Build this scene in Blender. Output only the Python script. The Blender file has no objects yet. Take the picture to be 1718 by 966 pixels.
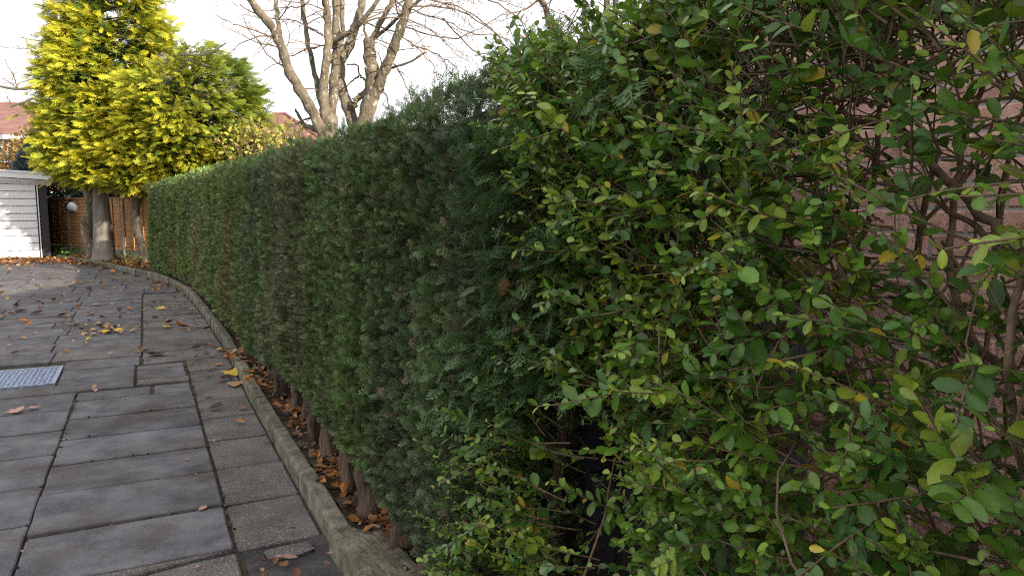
import bpy, math, random
import numpy as np
from mathutils import Vector, Matrix, noise as mnoise

SC = bpy.context.scene
COL = SC.collection
random.seed(7); RNG = np.random.default_rng(11)
R = math.radians

# ------------------------------------------------------------------ camera
F_PX, CX, CY, HZ, CAM_H = 1240.0, 859.0, 483.0, 345.0, 1.6
PITCH = math.atan((CY - HZ) / F_PX)
cam = bpy.data.cameras.new('camera'); camo = bpy.data.objects.new('camera', cam); COL.objects.link(camo)
cam.sensor_width = 36.0; cam.lens = 36.0 * F_PX / 1718.0
cam.clip_start = 0.05; cam.clip_end = 2000.0
camo.location = (0, 0, CAM_H); camo.rotation_euler = (math.pi / 2 - PITCH, 0, 0)
SC.camera = camo

# ------------------------------------------------------------------ sky, sun, exposure
SUN_EL, SUN_X, SUN_Y = R(19), 0.74, -0.67          # low autumn sun behind the camera's right shoulder
world = bpy.data.worlds.new('World'); SC.world = world; world.use_nodes = True
wn, wl = world.node_tree.nodes, world.node_tree.links
wn.clear()
wo = wn.new('ShaderNodeOutputWorld'); wb = wn.new('ShaderNodeBackground')
sky = wn.new('ShaderNodeTexSky'); sky.sky_type = 'NISHITA'; sky.sun_disc = False
sky.sun_elevation = SUN_EL; sky.sun_rotation = math.atan2(SUN_X, SUN_Y)
sky.air_density = 1.0; sky.dust_density = 3.0
# thin bright cloud veil over the blue
tc = wn.new('ShaderNodeTexCoord'); wnz = wn.new('ShaderNodeTexNoise'); wnz.inputs['Scale'].default_value = 2.2; wnz.inputs['Detail'].default_value = 6
mr = wn.new('ShaderNodeMapRange'); mr.inputs['From Min'].default_value = 0.3; mr.inputs['From Max'].default_value = 0.62
mr.inputs['To Min'].default_value = 0.55; mr.inputs['To Max'].default_value = 0.97
mx = wn.new('ShaderNodeMix'); mx.data_type = 'RGBA'
mx.inputs['B'].default_value = (7.7, 7.65, 7.8, 1)
wl.new(tc.outputs['Generated'], wnz.inputs['Vector']); wl.new(wnz.outputs['Fac'], mr.inputs['Value'])
wl.new(mr.outputs['Result'], mx.inputs['Factor']); wl.new(sky.outputs['Color'], mx.inputs['A'])
wl.new(mx.outputs['Result'], wb.inputs['Color']); wb.inputs['Strength'].default_value = 0.12
wl.new(wb.outputs['Background'], wo.inputs['Surface'])
sd = bpy.data.lights.new('sun', 'SUN'); so = bpy.data.objects.new('sun', sd); COL.objects.link(so)
sd.energy = 4.8; sd.angle = R(0.5); sd.color = (1.0, 0.90, 0.74)
_h = math.hypot(SUN_X, SUN_Y)
SUN_DIR = Vector((SUN_X / _h * math.cos(SUN_EL), SUN_Y / _h * math.cos(SUN_EL), math.sin(SUN_EL)))
so.rotation_euler = SUN_DIR.to_track_quat('Z', 'Y').to_euler(); so.location = (20, -20, 20)
SC.view_settings.view_transform = 'Standard'; SC.view_settings.look = 'None'
SC.view_settings.exposure = 0.95; SC.view_settings.gamma = 1.0
SC.render.engine = 'CYCLES'
SC.cycles.use_denoising = False
SC.cycles.use_adaptive_sampling = False
SC.cycles.filter_width = 1.15
SC.cycles.sample_clamp_indirect = 4.0
SC.cycles.max_bounces = 7; SC.cycles.diffuse_bounces = 4; SC.cycles.transmission_bounces = 4; SC.cycles.transparent_max_bounces = 6

# ------------------------------------------------------------------ coordinates
# s runs along the drive (26 degrees left of the view), L across it to the right
_A = math.atan2(.499, 1.006)
UX, UY = -math.sin(_A), math.cos(_A)
VX, VY = UY, -UX
cp, sp = math.cos(PITCH), math.sin(PITCH)
def P(s, L, z=0.0): return Vector((s * UX + L * VX, s * UY + L * VY, z))
def SL(p): return (p[0] * UX + p[1] * UY, p[0] * VX + p[1] * VY)
def ray(px, py):
    a = (px - CX) / F_PX; b = -(py - CY) / F_PX
    return Vector((a, cp + b * sp, -sp + b * cp))
def G(px, py, z=0.0):
    r = ray(px, py); t = (z - CAM_H) / r.z
    return Vector((r.x * t, r.y * t, z))
def atY(px, py, Y):
    r = ray(px, py); t = Y / r.y
    return Vector((r.x * t, Y, CAM_H + r.z * t))
def onL(px, py, L):
    r = ray(px, py); t = L / (r.x * VX + r.y * VY)
    return Vector((r.x * t, r.y * t, CAM_H + r.z * t))
def pix(X):                     # (N,3) -> px, py, depth
    X = np.asarray(X, float); d = X[:, 1] * cp - (X[:, 2] - CAM_H) * sp
    upc = X[:, 1] * sp + (X[:, 2] - CAM_H) * cp
    d = np.where(np.abs(d) < 1e-6, 1e-6, d)
    return CX + F_PX * X[:, 0] / d, CY - F_PX * upc / d, d
def lin(r, g, b):
    f = lambda c: (c / 255 / 12.92) if c / 255 < .04045 else ((c / 255 + .055) / 1.055) ** 2.4
    return (f(r), f(g), f(b))
UV3 = np.array([UX, UY, 0.]); VV3 = np.array([VX, VY, 0.]); ZV3 = np.array([0, 0, 1.])

# ------------------------------------------------------------------ helpers
def finish(name, me, mat, parent=None, smooth=False):
    o = bpy.data.objects.new(name, me); COL.objects.link(o)
    if mat is not None and not me.materials: me.materials.append(mat)
    if parent is not None: o.parent = parent
    if smooth: me.shade_smooth()
    return o
def empty(name, loc, label=None, cat=None, group=None, kind=None):
    o = bpy.data.objects.new(name, None); COL.objects.link(o); o.empty_display_size = .1
    o.location = loc
    tag(o, label, cat, group, kind)
    bpy.context.view_layer.update()
    return o
def tag(o, label=None, cat=None, group=None, kind=None):
    if label: o['label'] = label
    if cat: o['category'] = cat
    if group: o['group'] = group
    if kind: o['kind'] = kind
    return o
def keep(o, parent):            # parent while the mesh stays in world coordinates
    o.parent = parent
    o.matrix_parent_inverse = Matrix.LocRotScale(parent.location, parent.rotation_euler, parent.scale).inverted()
    return o
class MB:
    def __init__(self): self.v = []; self.f = []; self.c = []
    def add(self, vs, fs, col=None):
        n = len(self.v); self.v += [tuple(x) for x in vs]; self.f += [tuple(i + n for i in q) for q in fs]
        self.c += [col or (1, 1, 1)] * len(vs)
    def box(self, a, b, M=None):
        (x0, y0, z0), (x1, y1, z1) = a, b
        vs = [Vector(p) for p in ((x0,y0,z0),(x1,y0,z0),(x1,y1,z0),(x0,y1,z0),(x0,y0,z1),(x1,y0,z1),(x1,y1,z1),(x0,y1,z1))]
        if M is not None: vs = [M @ p for p in vs]
        self.add(vs, [(3,2,1,0),(4,5,6,7),(0,1,5,4),(1,2,6,5),(2,3,7,6),(3,0,4,7)])
    def tube(self, pts, rad, n=6, cap=True, col=None, flute=0.0):
        pts = [Vector(p) for p in pts]; m = len(pts); vs = []
        ref = Vector((.13, .27, .95)) if abs((pts[-1] - pts[0]).normalized().z) < .9 else Vector((.95, .2, .1))
        ph = random.random() * 6.28
        for i, p in enumerate(pts):
            t = (pts[min(i + 1, m - 1)] - pts[max(i - 1, 0)])
            t = t.normalized() if t.length > 1e-9 else Vector((0, 0, 1))
            a = t.cross(ref)
            a = a.normalized() if a.length > 1e-6 else Vector((1, 0, 0))
            b = t.cross(a); r = rad[i] if hasattr(rad, '__len__') else rad
            for k in range(n):
                an = 2 * math.pi * k / n
                rr = r * (1 + (flute * math.sin(an * 3 + ph) + flute * .7 * math.sin(an * 5 + 2 * ph + i * .4) if flute else 0))
                vs.append(p + a * (rr * math.cos(an)) + b * (rr * math.sin(an)))
        fs = [(i*n+k, i*n+(k+1)%n, (i+1)*n+(k+1)%n, (i+1)*n+k) for i in range(m-1) for k in range(n)]
        if cap: fs += [tuple(range(n-1, -1, -1)), tuple((m-1)*n+k for k in range(n))]
        self.add(vs, fs, col)
    def build(self, name, mat, parent=None, smooth=False, world_parent=None, colors=False):
        me = bpy.data.meshes.new(name); me.from_pydata(self.v, [], self.f); me.update()
        if colors:
            at = me.color_attributes.new('Col', 'FLOAT_COLOR', 'POINT')
            at.data.foreach_set('color', np.c_[np.array(self.c, np.float32), np.ones(len(self.c), np.float32)].ravel())
        o = finish(name, me, mat, parent, smooth)
        if world_parent is not None: keep(o, world_parent)
        return o
def np_mesh(name, V, F, C=None, mat=None, parent=None, smooth=False):
    V = np.ascontiguousarray(V, np.float32); F = np.ascontiguousarray(F, np.int32); k = F.shape[1]
    me = bpy.data.meshes.new(name)
    me.vertices.add(len(V)); me.vertices.foreach_set('co', V.ravel())
    me.loops.add(F.size); me.loops.foreach_set('vertex_index', F.ravel())
    me.polygons.add(len(F)); me.polygons.foreach_set('loop_start', np.arange(0, F.size, k, dtype=np.int32))
    me.update(calc_edges=True)
    if C is not None:
        at = me.color_attributes.new('Col', 'FLOAT_COLOR', 'POINT')
        at.data.foreach_set('color', np.c_[C, np.ones(len(C))].astype(np.float32).ravel())
    o = finish(name, me, mat, None, smooth)
    if parent is not None: keep(o, parent)
    return o
def frames(d, nrm):             # (N,3) directions and rough normals -> (N,3,3) columns x, y, z
    y = d / np.linalg.norm(d, axis=1, keepdims=True)
    x = np.cross(y, nrm); x /= np.maximum(np.linalg.norm(x, axis=1, keepdims=True), 1e-6)
    return np.stack([x, y, np.cross(x, y)], axis=2)
def stamp(T, pos, Fr, scale):   # template (verts, faces, shade) -> verts, faces, per-vertex instance index
    V0, F0 = T[0], T[1]; N, m = len(pos), len(V0)
    sc = np.asarray(scale); sc = sc[:, None, None] if sc.ndim == 1 else sc[:, None, :]
    V = np.einsum('nij,nmj->nmi', Fr, V0[None] * sc) + pos[:, None, :]
    F = F0[None] + (np.arange(N) * m)[:, None, None]
    return V.reshape(-1, 3), F.reshape(-1, F0.shape[1]), np.repeat(np.arange(N), m)

# ------------------------------------------------------------------ materials
def mat(name, c1, c2=None, scale=4.0, rough=.8, bump=0.0, bscale=60.0, attr=False, trans=0.0, spec=.35, metal=0.0,
        stain=None, c3=None, s3=30.0, t3=.6, orand=0.0, detail=6.0, stretch=None, contrast=(.35, .65), soft3=.06, bdist=.01):
    m = bpy.data.materials.new(name); m.use_nodes = True
    nt = m.node_tree; N, Lk = nt.nodes, nt.links
    bs = N['Principled BSDF']; out = N['Material Output']
    bs.inputs['Roughness'].default_value = rough; bs.inputs['Metallic'].default_value = metal
    bs.inputs['Specular IOR Level'].default_value = spec
    geo = N.new('ShaderNodeNewGeometry'); vec = geo.outputs['Position']
    if stretch:
        mp = N.new('ShaderNodeMapping'); mp.inputs['Scale'].default_value = stretch; Lk.new(vec, mp.inputs['Vector']); vec = mp.outputs['Vector']
    if attr:
        a = N.new('ShaderNodeAttribute'); a.attribute_name = 'Col'; col = a.outputs['Color']
    else:
        nz = N.new('ShaderNodeTexNoise'); nz.inputs['Scale'].default_value = scale; nz.inputs['Detail'].default_value = detail
        nz.inputs['Roughness'].default_value = .62; Lk.new(vec, nz.inputs['Vector'])
        rp = N.new('ShaderNodeValToRGB'); rp.color_ramp.elements[0].position = contrast[0]; rp.color_ramp.elements[1].position = contrast[1]
        rp.color_ramp.elements[0].color = (*c1, 1); rp.color_ramp.elements[1].color = (*(c2 or c1), 1)
        Lk.new(nz.outputs['Fac'], rp.inputs['Fac']); col = rp.outputs['Color']
    if c3:
        n3 = N.new('ShaderNodeTexNoise'); n3.inputs['Scale'].default_value = s3; n3.inputs['Detail'].default_value = 4; Lk.new(vec, n3.inputs['Vector'])
        r3 = N.new('ShaderNodeMapRange'); r3.inputs['From Min'].default_value = t3; r3.inputs['From Max'].default_value = t3 + soft3
        Lk.new(n3.outputs['Fac'], r3.inputs['Value'])
        x3 = N.new('ShaderNodeMix'); x3.data_type = 'RGBA'; x3.inputs['B'].default_value = (*c3, 1)
        Lk.new(r3.outputs['Result'], x3.inputs['Factor']); Lk.new(col, x3.inputs['A']); col = x3.outputs['Result']
    if stain:                   # broad dirt and algae patches
        n4 = N.new('ShaderNodeTexNoise'); n4.inputs['Scale'].default_value = stain[1]; n4.inputs['Detail'].default_value = 8; n4.inputs['Roughness'].default_value = .7; Lk.new(vec, n4.inputs['Vector'])
        r4 = N.new('ShaderNodeMapRange'); r4.inputs['From Min'].default_value = stain[2]; r4.inputs['From Max'].default_value = stain[2] + .16; r4.inputs['To Max'].default_value = stain[3]
        Lk.new(n4.outputs['Fac'], r4.inputs['Value'])
        x4 = N.new('ShaderNodeMix'); x4.data_type = 'RGBA'; x4.inputs['B'].default_value = (*stain[0], 1)
        Lk.new(r4.outputs['Result'], x4.inputs['Factor']); Lk.new(col, x4.inputs['A']); col = x4.outputs['Result']
    if orand:
        oi = N.new('ShaderNodeObjectInfo'); mr_ = N.new('ShaderNodeMapRange')
        mr_.inputs['To Min'].default_value = 1 - orand; mr_.inputs['To Max'].default_value = 1 + orand
        Lk.new(oi.outputs['Random'], mr_.inputs['Value'])
        hs = N.new('ShaderNodeHueSaturation'); Lk.new(mr_.outputs['Result'], hs.inputs['Value']); Lk.new(col, hs.inputs['Color']); col = hs.outputs['Color']
    Lk.new(col, bs.inputs['Base Color'])
    if bump:
        nb = N.new('ShaderNodeTexNoise'); nb.inputs['Scale'].default_value = bscale; nb.inputs['Detail'].default_value = 5; Lk.new(vec, nb.inputs['Vector'])
        bp = N.new('ShaderNodeBump'); bp.inputs['Strength'].default_value = bump; bp.inputs['Distance'].default_value = bdist
        Lk.new(nb.outputs['Fac'], bp.inputs['Height']); Lk.new(bp.outputs['Normal'], bs.inputs['Normal'])
    if trans:
        tr = N.new('ShaderNodeBsdfTranslucent'); Lk.new(col, tr.inputs['Color'])
        ms = N.new('ShaderNodeMixShader'); ms.inputs[0].default_value = trans
        Lk.new(bs.outputs[0], ms.inputs[1]); Lk.new(tr.outputs[0], ms.inputs[2]); Lk.new(ms.outputs[0], out.inputs['Surface'])
    return m
MT = {}
MT['slab'] = mat('concrete_slab', (.044,.042,.048), (.158,.149,.156), scale=4.0, rough=.86, bump=.7, bscale=150, c3=(.25,.24,.235), s3=190, t3=.61, orand=.16, contrast=(.30,.72), stain=((.060,.048,.038), 1.5, .49, .8), detail=9, spec=.25, bdist=.004)
MT['slab_rough'] = mat('weathered_slab', (.062,.056,.055), (.155,.142,.132), scale=2.8, rough=.9, bump=1.0, bscale=120, c3=(.29,.27,.235), s3=130, t3=.57, orand=.10, contrast=(.30,.70), stain=((.06,.052,.038), 1.7, .48, .7), detail=9, spec=.25, bdist=.006)
MT['tar'] = mat('old_tarmac', (.022,.020,.021), (.075,.068,.066), scale=5, rough=.92, bump=1.0, bscale=120, c3=(.13,.12,.11), s3=160, t3=.6, bdist=.006)
MT['joint'] = mat('joint_soil', (.035,.03,.022), (.07,.065,.035), scale=9, rough=.95, bump=.8, bscale=80)
MT['kerb'] = mat('kerb_concrete', (.070,.062,.046), (.190,.172,.128), scale=9, rough=.92, bump=.9, bscale=90, c3=(.07,.078,.032), s3=5, t3=.55, soft3=.1, orand=.22, bdist=.008, stain=((.04,.034,.026), 4.0, .52, .8))
MT['block'] = mat('rough_stone', (.085,.077,.048), (.20,.18,.12), scale=7, rough=.92, bump=1.0, bscale=45, stretch=(1, 1, 1), c3=(.08,.075,.05), s3=30, t3=.58)
MT['soil'] = mat('soil', (.028,.02,.014), (.085,.06,.042), scale=14, rough=.95, bump=1.0, bscale=70, c3=(.15,.11,.075), s3=90, t3=.6)
MT['lawn'] = mat('lawn', (.04,.065,.02), (.085,.11,.035), scale=1.2, rough=.95, bump=.6, bscale=40)
MT['path'] = mat('pale_gravel', (.30,.31,.34), (.42,.43,.46), scale=20, rough=.9, bump=.6, bscale=60)
MT['conifer'] = mat('cypress_spray', (1,1,1), attr=True, rough=.55, spec=.3, trans=.22)
MT['gold'] = mat('golden_spray', (1,1,1), attr=True, rough=.55, spec=.3, trans=.3)
MT['leaf'] = mat('privet_leaf', (1,1,1), attr=True, rough=.38, spec=.45, trans=.30, bump=.25, bscale=260, c3=(.22,.17,.05), s3=75, t3=.675, soft3=.04, bdist=.003)
MT['shrub'] = mat('shrub_leaf', (1,1,1), attr=True, rough=.6, spec=.3, trans=.25)
MT['dry'] = mat('dry_leaf', (1,1,1), attr=True, rough=.75, spec=.25, trans=.12)
MT['core'] = mat('shade_core', (.012,.012,.009), (.03,.026,.018), scale=30, rough=.95)  # near black, for the added hull that blocks light inside the hedge
MT['twig'] = mat('twig_bark', (.10,.065,.042), (.21,.145,.095), scale=25, rough=.85, bump=.4, bscale=150)
MT['htrunk'] = mat('cypress_bark', (.040,.027,.019), (.150,.098,.064), scale=16, rough=.92, bump=1.0, bscale=60, stretch=(1,1,.18), bdist=.03)
MT['pale_bark'] = mat('pale_bark', (.085,.068,.048), (.20,.165,.115), scale=5, rough=.9, bump=1.0, bscale=30, stretch=(1,1,.5), c3=(.34,.32,.26), s3=20, t3=.60, bdist=.03)
MT['dark_bark'] = mat('dark_bark', (.05,.042,.034), (.12,.10,.075), scale=7, rough=.9, bump=.7, bscale=40)
MT['grey_bark'] = mat('grey_bark', (.10,.088,.074), (.23,.205,.175), scale=3.5, rough=.85, bump=.6, bscale=25, stretch=(1,1,.35), c3=(.11,.07,.05), s3=3, t3=.56, soft3=.2)
MT['white'] = mat('white_paint', (.76,.78,.82), (.84,.85,.87), scale=3, rough=.45, spec=.5)
MT['white_trim'] = mat('white_trim', (.70,.72,.76), (.80,.81,.83), scale=6, rough=.5)
MT['felt'] = mat('roof_felt', (.10,.10,.11), (.16,.16,.165), scale=8, rough=.9)
MT['pier'] = mat('dark_pier', (.028,.026,.03), (.055,.05,.055), scale=20, rough=.85, bump=.4)
MT['fence'] = mat('fence_wood', (.30,.145,.055), (.48,.26,.115), scale=6, rough=.8, bump=.4, bscale=60, stretch=(1,1,4), orand=.12)
MT['gravelboard'] = mat('mossy_concrete', (.14,.14,.08), (.27,.25,.18), scale=4, rough=.9, bump=.4)
MT['post'] = mat('concrete_post', (.26,.245,.225), (.38,.36,.33), scale=5, rough=.9, bump=.4)
MT['mortar'] = mat('mortar', (.27,.235,.215), (.37,.33,.305), scale=30, rough=.95, bump=.8, bscale=180, bdist=.004)
MT['brick'] = mat('rough_pink_brick', (.37,.19,.14), (.54,.34,.275), scale=16, rough=.92, bump=.8, bscale=170, c3=(.15,.08,.06), s3=150, t3=.59, orand=.2, bdist=.004)
MT['blackwood'] = mat('black_painted_wood', (.020,.020,.026), (.040,.040,.050), scale=12, rough=.6, bump=.3, stretch=(1,1,.2))
MT['greywood'] = mat('weathered_board', (.03,.03,.038), (.075,.073,.085), scale=14, rough=.85, bump=.5, stretch=(3,3,.25), orand=.25)
MT['galv'] = mat('galvanised_steel', (.15,.18,.26), (.40,.46,.58), scale=26, rough=.5, metal=.75, spec=.5, bump=.15)
MT['roof'] = mat('red_roof_tile', (.15,.072,.062), (.245,.125,.108), scale=3, rough=.9, bump=.5, bscale=8, stretch=(1,1,4))
MT['render'] = mat('pale_render', (.42,.38,.33), (.55,.50,.45), scale=2, rough=.9)
MT['redbrick'] = mat('far_red_brick', (.26,.11,.07), (.38,.19,.13), scale=6, rough=.9)
MT['glass'] = mat('window_glass', (.06,.07,.085), (.09,.10,.12), scale=.5, rough=.08, spec=.6)
MT['terracotta'] = mat('terracotta', (.42,.14,.07), (.55,.21,.12), scale=5, rough=.8)
MT['blackplastic'] = mat('black_plastic', (.012,.012,.013), (.02,.02,.022), rough=.5)

# ------------------------------------------------------------------ ground, drive, kerb, beds
def sheet(name, pts, z, m, kind='structure', res=None):
    mb = MB(); mb.add([(p[0], p[1], z) for p in pts], [tuple(range(len(pts)))])
    return tag(mb.build(name, m), kind=kind)
sheet('ground', [(-400,-400),(400,-400),(400,400),(-400,400)], -.08, MT['lawn'])

KP = [(-6,.72),(3.07,.72),(4.6,.72),(6.34,.72),(8.58,.75),(11.55,.72),(13.6,.67),(14.97,.60),(16.4,.47),(18.25,.14),(20.2,-.40),(22.24,-.96),(24.2,-1.62),(26.3,-2.42)]
KS = np.array([k[0] for k in KP]); KL = np.array([k[1] for k in KP])
def kerbL(s): return float(np.interp(s, KS, KL))
def offL(s):                    # how far the border line has swung from straight
    return float(np.interp(s, KS, KL)) - .72
drive = sheet('driveway', [P(-6,.78)[:2], P(-6,-9)[:2], P(34,-14)[:2], P(34,-3)[:2], P(26.3,-2.3)[:2], P(22.2,-.85)[:2], P(18.2,.24)[:2], P(15,.70)[:2], P(11.5,.80)[:2]], -.030, MT['joint'])

def slab_mesh(poly, ch=.009, th=.05):
    """a paving slab: chamfered prism on any outline"""
    n = len(poly); c = sum((Vector(p) for p in poly), Vector((0, 0))) / n
    ins = []
    for i in range(n):
        a, b, d = Vector(poly[i-1]), Vector(poly[i]), Vector(poly[(i+1) % n])
        e1, e2 = (b - a).normalized(), (d - b).normalized()
        n1, n2 = Vector((-e1.y, e1.x)), Vector((-e2.y, e2.x))
        q = (n1 + n2); q = q / max(q.length_squared / 2, .3)
        ins.append(b + q * ch)
    vs = [(p.x, p.y, 0) for p in ins] + [(p[0], p[1], -ch * .8) for p in poly] + [(p[0], p[1], -th) for p in poly]
    fs = [tuple(range(n))]
    for i in range(n):
        j = (i + 1) % n
        fs += [(n+i, n+j, j, i), (2*n+i, 2*n+j, n+j, n+i)]
    return vs, fs
slab_cache = {}
def slab(cs, cl, ds, dl, z=0, tilt=.004, m='slab', key=None, poly=None):
    """cs, cl: centre; ds, dl: size along and across the drive"""
    if poly is None:
        k = (round(ds, 2), round(dl, 2), m, random.randrange(4))
        if k not in slab_cache:
            rr = random.Random(str(k)); cs4 = [(-dl/2, -ds/2), (dl/2, -ds/2), (dl/2, ds/2), (-dl/2, ds/2)]; out = []
            for q in range(4):
                a, b2 = Vector(cs4[q]), Vector(cs4[(q+1) % 4]); e = (b2 - a).normalized(); nn = Vector((-e.y, e.x)); cut = rr.choice([.006, .01, .02, .03])
                out.append(a + e*cut + nn*rr.uniform(0, .003))
                for t in (.35, .7): out.append(a.lerp(b2, t + rr.uniform(-.08, .08)) + nn*rr.uniform(-.001, .006))
                out.append(b2 - e*rr.choice([.006, .01, .018]) + nn*rr.uniform(0, .003))
            vs, fs = slab_mesh([tuple(p) for p in out], ch=.007)
            me = bpy.data.meshes.new('paving_slab'); me.from_pydata(vs, [], fs); me.materials.append(MT[m]); slab_cache[k] = me
        me = slab_cache[k]
    else:
        vs, fs = slab_mesh([(p[1] - cl, p[0] - cs) for p in poly]); me = bpy.data.meshes.new('paving_slab'); me.from_pydata(vs, [], fs); me.materials.append(MT[m])
    o = bpy.data.objects.new('paving_slab', me); COL.objects.link(o)
    o.location = P(cs, cl, z + random.uniform(-.004, .003)); o.scale = (1, 1 - random.choice([.006, .012, .02, .03]) if poly is None else 1, 1)
    o.rotation_euler = (random.gauss(0, tilt), random.gauss(0, tilt), _A + random.gauss(0, .003))
    o.parent = drive
    return o
GAP = .009
# near field: columns of 0.9 x 0.6 slabs
rows_mid = [3.54, 4.10, 4.66, 5.22, 5.78, 6.34, 6.92, 7.24]
for a, b in zip(rows_mid, rows_mid[1:]):
    if b - a < .4: continue
    o = slab((a+b)/2, -.14, b-a-GAP, .90-GAP, m='slab', z=.014 if abs(b-4.66) < .01 else (.004 if a < 4.2 else 0))
    if abs(b - 5.22) < .01: o.rotation_euler[0] -= .030; o.location.z += .008      # the lifted slab
slab(7.08, -.30, .31, .56, m='slab'); slab(7.08, .155, .31, .29, m='slab')
for c, l0 in enumerate([-1.49, -2.39, -3.29]):
    off = [.28, .0, .2][c]
    s = 2.2 + off
    while s < 7.4:
        d = .6 if s + .6 < 7.5 else 7.62 - s
        slab(s + d/2, l0 + .45, d - GAP, .90 - GAP, m='slab')
        s += d
# cracked slabs at the near edge
crack = [(2.98,-.58),(3.22,-.36),(3.40,-.22),(3.46,-.05),(3.49,.12),(3.54,.31)]
slab(3.3,-.2,0,0,poly=[(3.53,-.58)] + [(a+.012,b) for a,b in crack][:0] + [(3.52,.305),(3.50,.12),(3.475,-.05),(3.41,-.215),(3.235,-.35),(3.0,-.575)][::1], m='slab_rough', z=.012) if False else None
slab(3.28,-.4,0,0,poly=[(3.53,-.58),(3.04,-.58),(3.25,-.37),(3.42,-.215),(3.485,-.05),(3.505,.12),(3.525,.305)][::-1][::-1], m='slab_rough', z=.012)
slab(3.0,-.1,0,0,poly=[(3.02,-.585),(2.4,-.585),(2.4,.30),(3.50,.31),(3.485,.12),(3.46,-.04),(3.395,-.20),(3.225,-.355)], m='slab_rough', z=0)
slab(2.1,-.14,.56,.88, m='slab')
# strip of rough cut slabs against the kerb
s = 3.54
tag(sheet('tarmac_patch', [P(2.0,.32)[:2], P(3.52,.34)[:2], P(3.49,.52)[:2], P(3.54,.72)[:2], P(2.0,.72)[:2]][::-1], -.009, MT['tar']), kind='structure')
slab(3.4,.5,0,0,poly=[(3.37,.44),(3.35,.55),(3.38,.63),(3.45,.62),(3.46,.50),(3.44,.43)][::-1], m='slab_rough', z=.004)
while s < 14.6:
    d = random.choice([.58, .6, .62])
    l1 = min(kerbL(s), kerbL(s + d)) - .012; l0 = .32 if s < 8.3 else -.08
    slab(s + d/2, (l0 + l1)/2, d - GAP*1.1, l1 - l0, m='slab_rough', z=-.006, tilt=.006); s += d
# around the inspection cover
slab(7.74, -.46, .94, .62, m='slab', z=.010)
slab(7.78, .08, .44, .42, m='slab'); slab(7.43, .09, .22, .44, m='slab_rough'); slab(8.12, .08, .2, .42, m='slab')
slab(8.22, -2.35, 1.1, .88, m='slab'); slab(8.22, -3.25, 1.1, .88, m='slab')
# far field: same slabs, joints a little displaced, up to the garage apron
s = 8.80; r_ = 0
FAR0 = []
while s < 27.3:
    d = .6 if s < 14 else .9
    shift = [-.06, .0, .02][r_ % 3] if s < 11 else random.choice([-.3, 0, .2, .4])
    lr = kerbL(min(s + d, 26.3)) - .014 if s > 14.4 else -.09
    l = lr
    k = 0
    while l > -.1446 * (s + d) - 1.1:
        w = .9 if (k or s <= 14.4) else .55 + .3 * random.random()
        if k == 0 and s <= 14.4: w = .90 + shift if s < 11 else .9 + shift * .4
        slab(s + d/2, l - w/2, d - GAP, w - GAP, m='slab' if random.random() < .75 else 'slab_rough', tilt=.005)
        l -= w; k += 1
    s += d; r_ += 1
slab(8.54, -.45, .46, .68, m='slab'); 

# galvanised inspection cover with raised tread
mc = empty('manhole_cover', P(8.14, -1.13, 0), 'galvanised steel inspection cover with raised tread set flush in the paving', 'manhole cover')
mc.rotation_euler = (0, 0, _A); 
W_, D_ = .31, .39
b = MB()
for a0, a1 in (((-W_-.025,-D_-.025,-.04),(W_+.025,-D_,.004)), ((-W_-.025,D_,-.04),(W_+.025,D_+.025,.004)), ((-W_-.025,-D_,-.04),(-W_,D_,.004)), ((W_,-D_,-.04),(W_+.025,D_,.004))): b.box(a0, a1)
b.build('cover_frame', MT['galv'], mc)
b = MB(); b.box((-W_+.004,-D_+.004,-.03),(W_-.004,D_-.004,-.002)); plate = b.build('cover_plate', MT['galv'], mc)
b = MB()
for i in range(15):
    for j in range(18):
        x, y = -W_+.03+i*.04, -D_+.03+j*.043
        M_ = Matrix.Translation((x, y, -.002)) @ Matrix.Rotation(R(45 if (i+j) % 2 else -45), 4, 'Z')
        b.box((-.016,-.005,0),(.016,.005,.005), M_)
b.build('raised_tread', MT['galv'], plate)
tag(sheet('cover_bedding', [P(7.68,-.78)[:2], P(7.68,-1.6)[:2], P(8.62,-1.6)[:2], P(8.62,-.78)[:2]], -.026, MT['joint']), kind='structure')
slab(8.14, -1.69, .86, .42, m='slab_rough')

# kerb: separate edging stones along the curve
kerb = tag(bpy.data.objects.new('kerb', None), kind='structure'); COL.objects.link(kerb)
def kpoint(s, off, z):
    e = .05; t = Vector((1, (kerbL(s+e)-kerbL(s-e))/(2*e))).normalized()
    return P(s - t.y*off, kerbL(s) + t.x*off, z)
prof = [(0,-.04),(.0,.078),(.006,.092),(.020,.100),(.084,.101),(.095,.094),(.10,.082),(.10,-.04)]
s = 3.34
while s < 26.2:
    ln = random.choice([.88, .9, .92]); e = min(s + ln - .016, 26.3)
    mb = MB(); n = 4; dz = random.uniform(-.006, .008); do = random.uniform(-.006, .006); vs = []
    for i in range(n+1):
        q = s + (e - s) * i / n
        for (a, z) in prof:
            chip = random.uniform(-.0012, .0012)
            vs.append(kpoint(q, a*.88 + do + chip, z + dz + chip))
    m = len(prof)
    fs = [(i*m+k, i*m+k+1, (i+1)*m+k+1, (i+1)*m+k) for i in range(n) for k in range(m-1)] + [tuple(range(m-1,-1,-1)), tuple(n*m+k for k in range(m))]
    mb.add(vs, fs); mb.build('kerb_stone', MT['kerb'], kerb); s += ln
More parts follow.
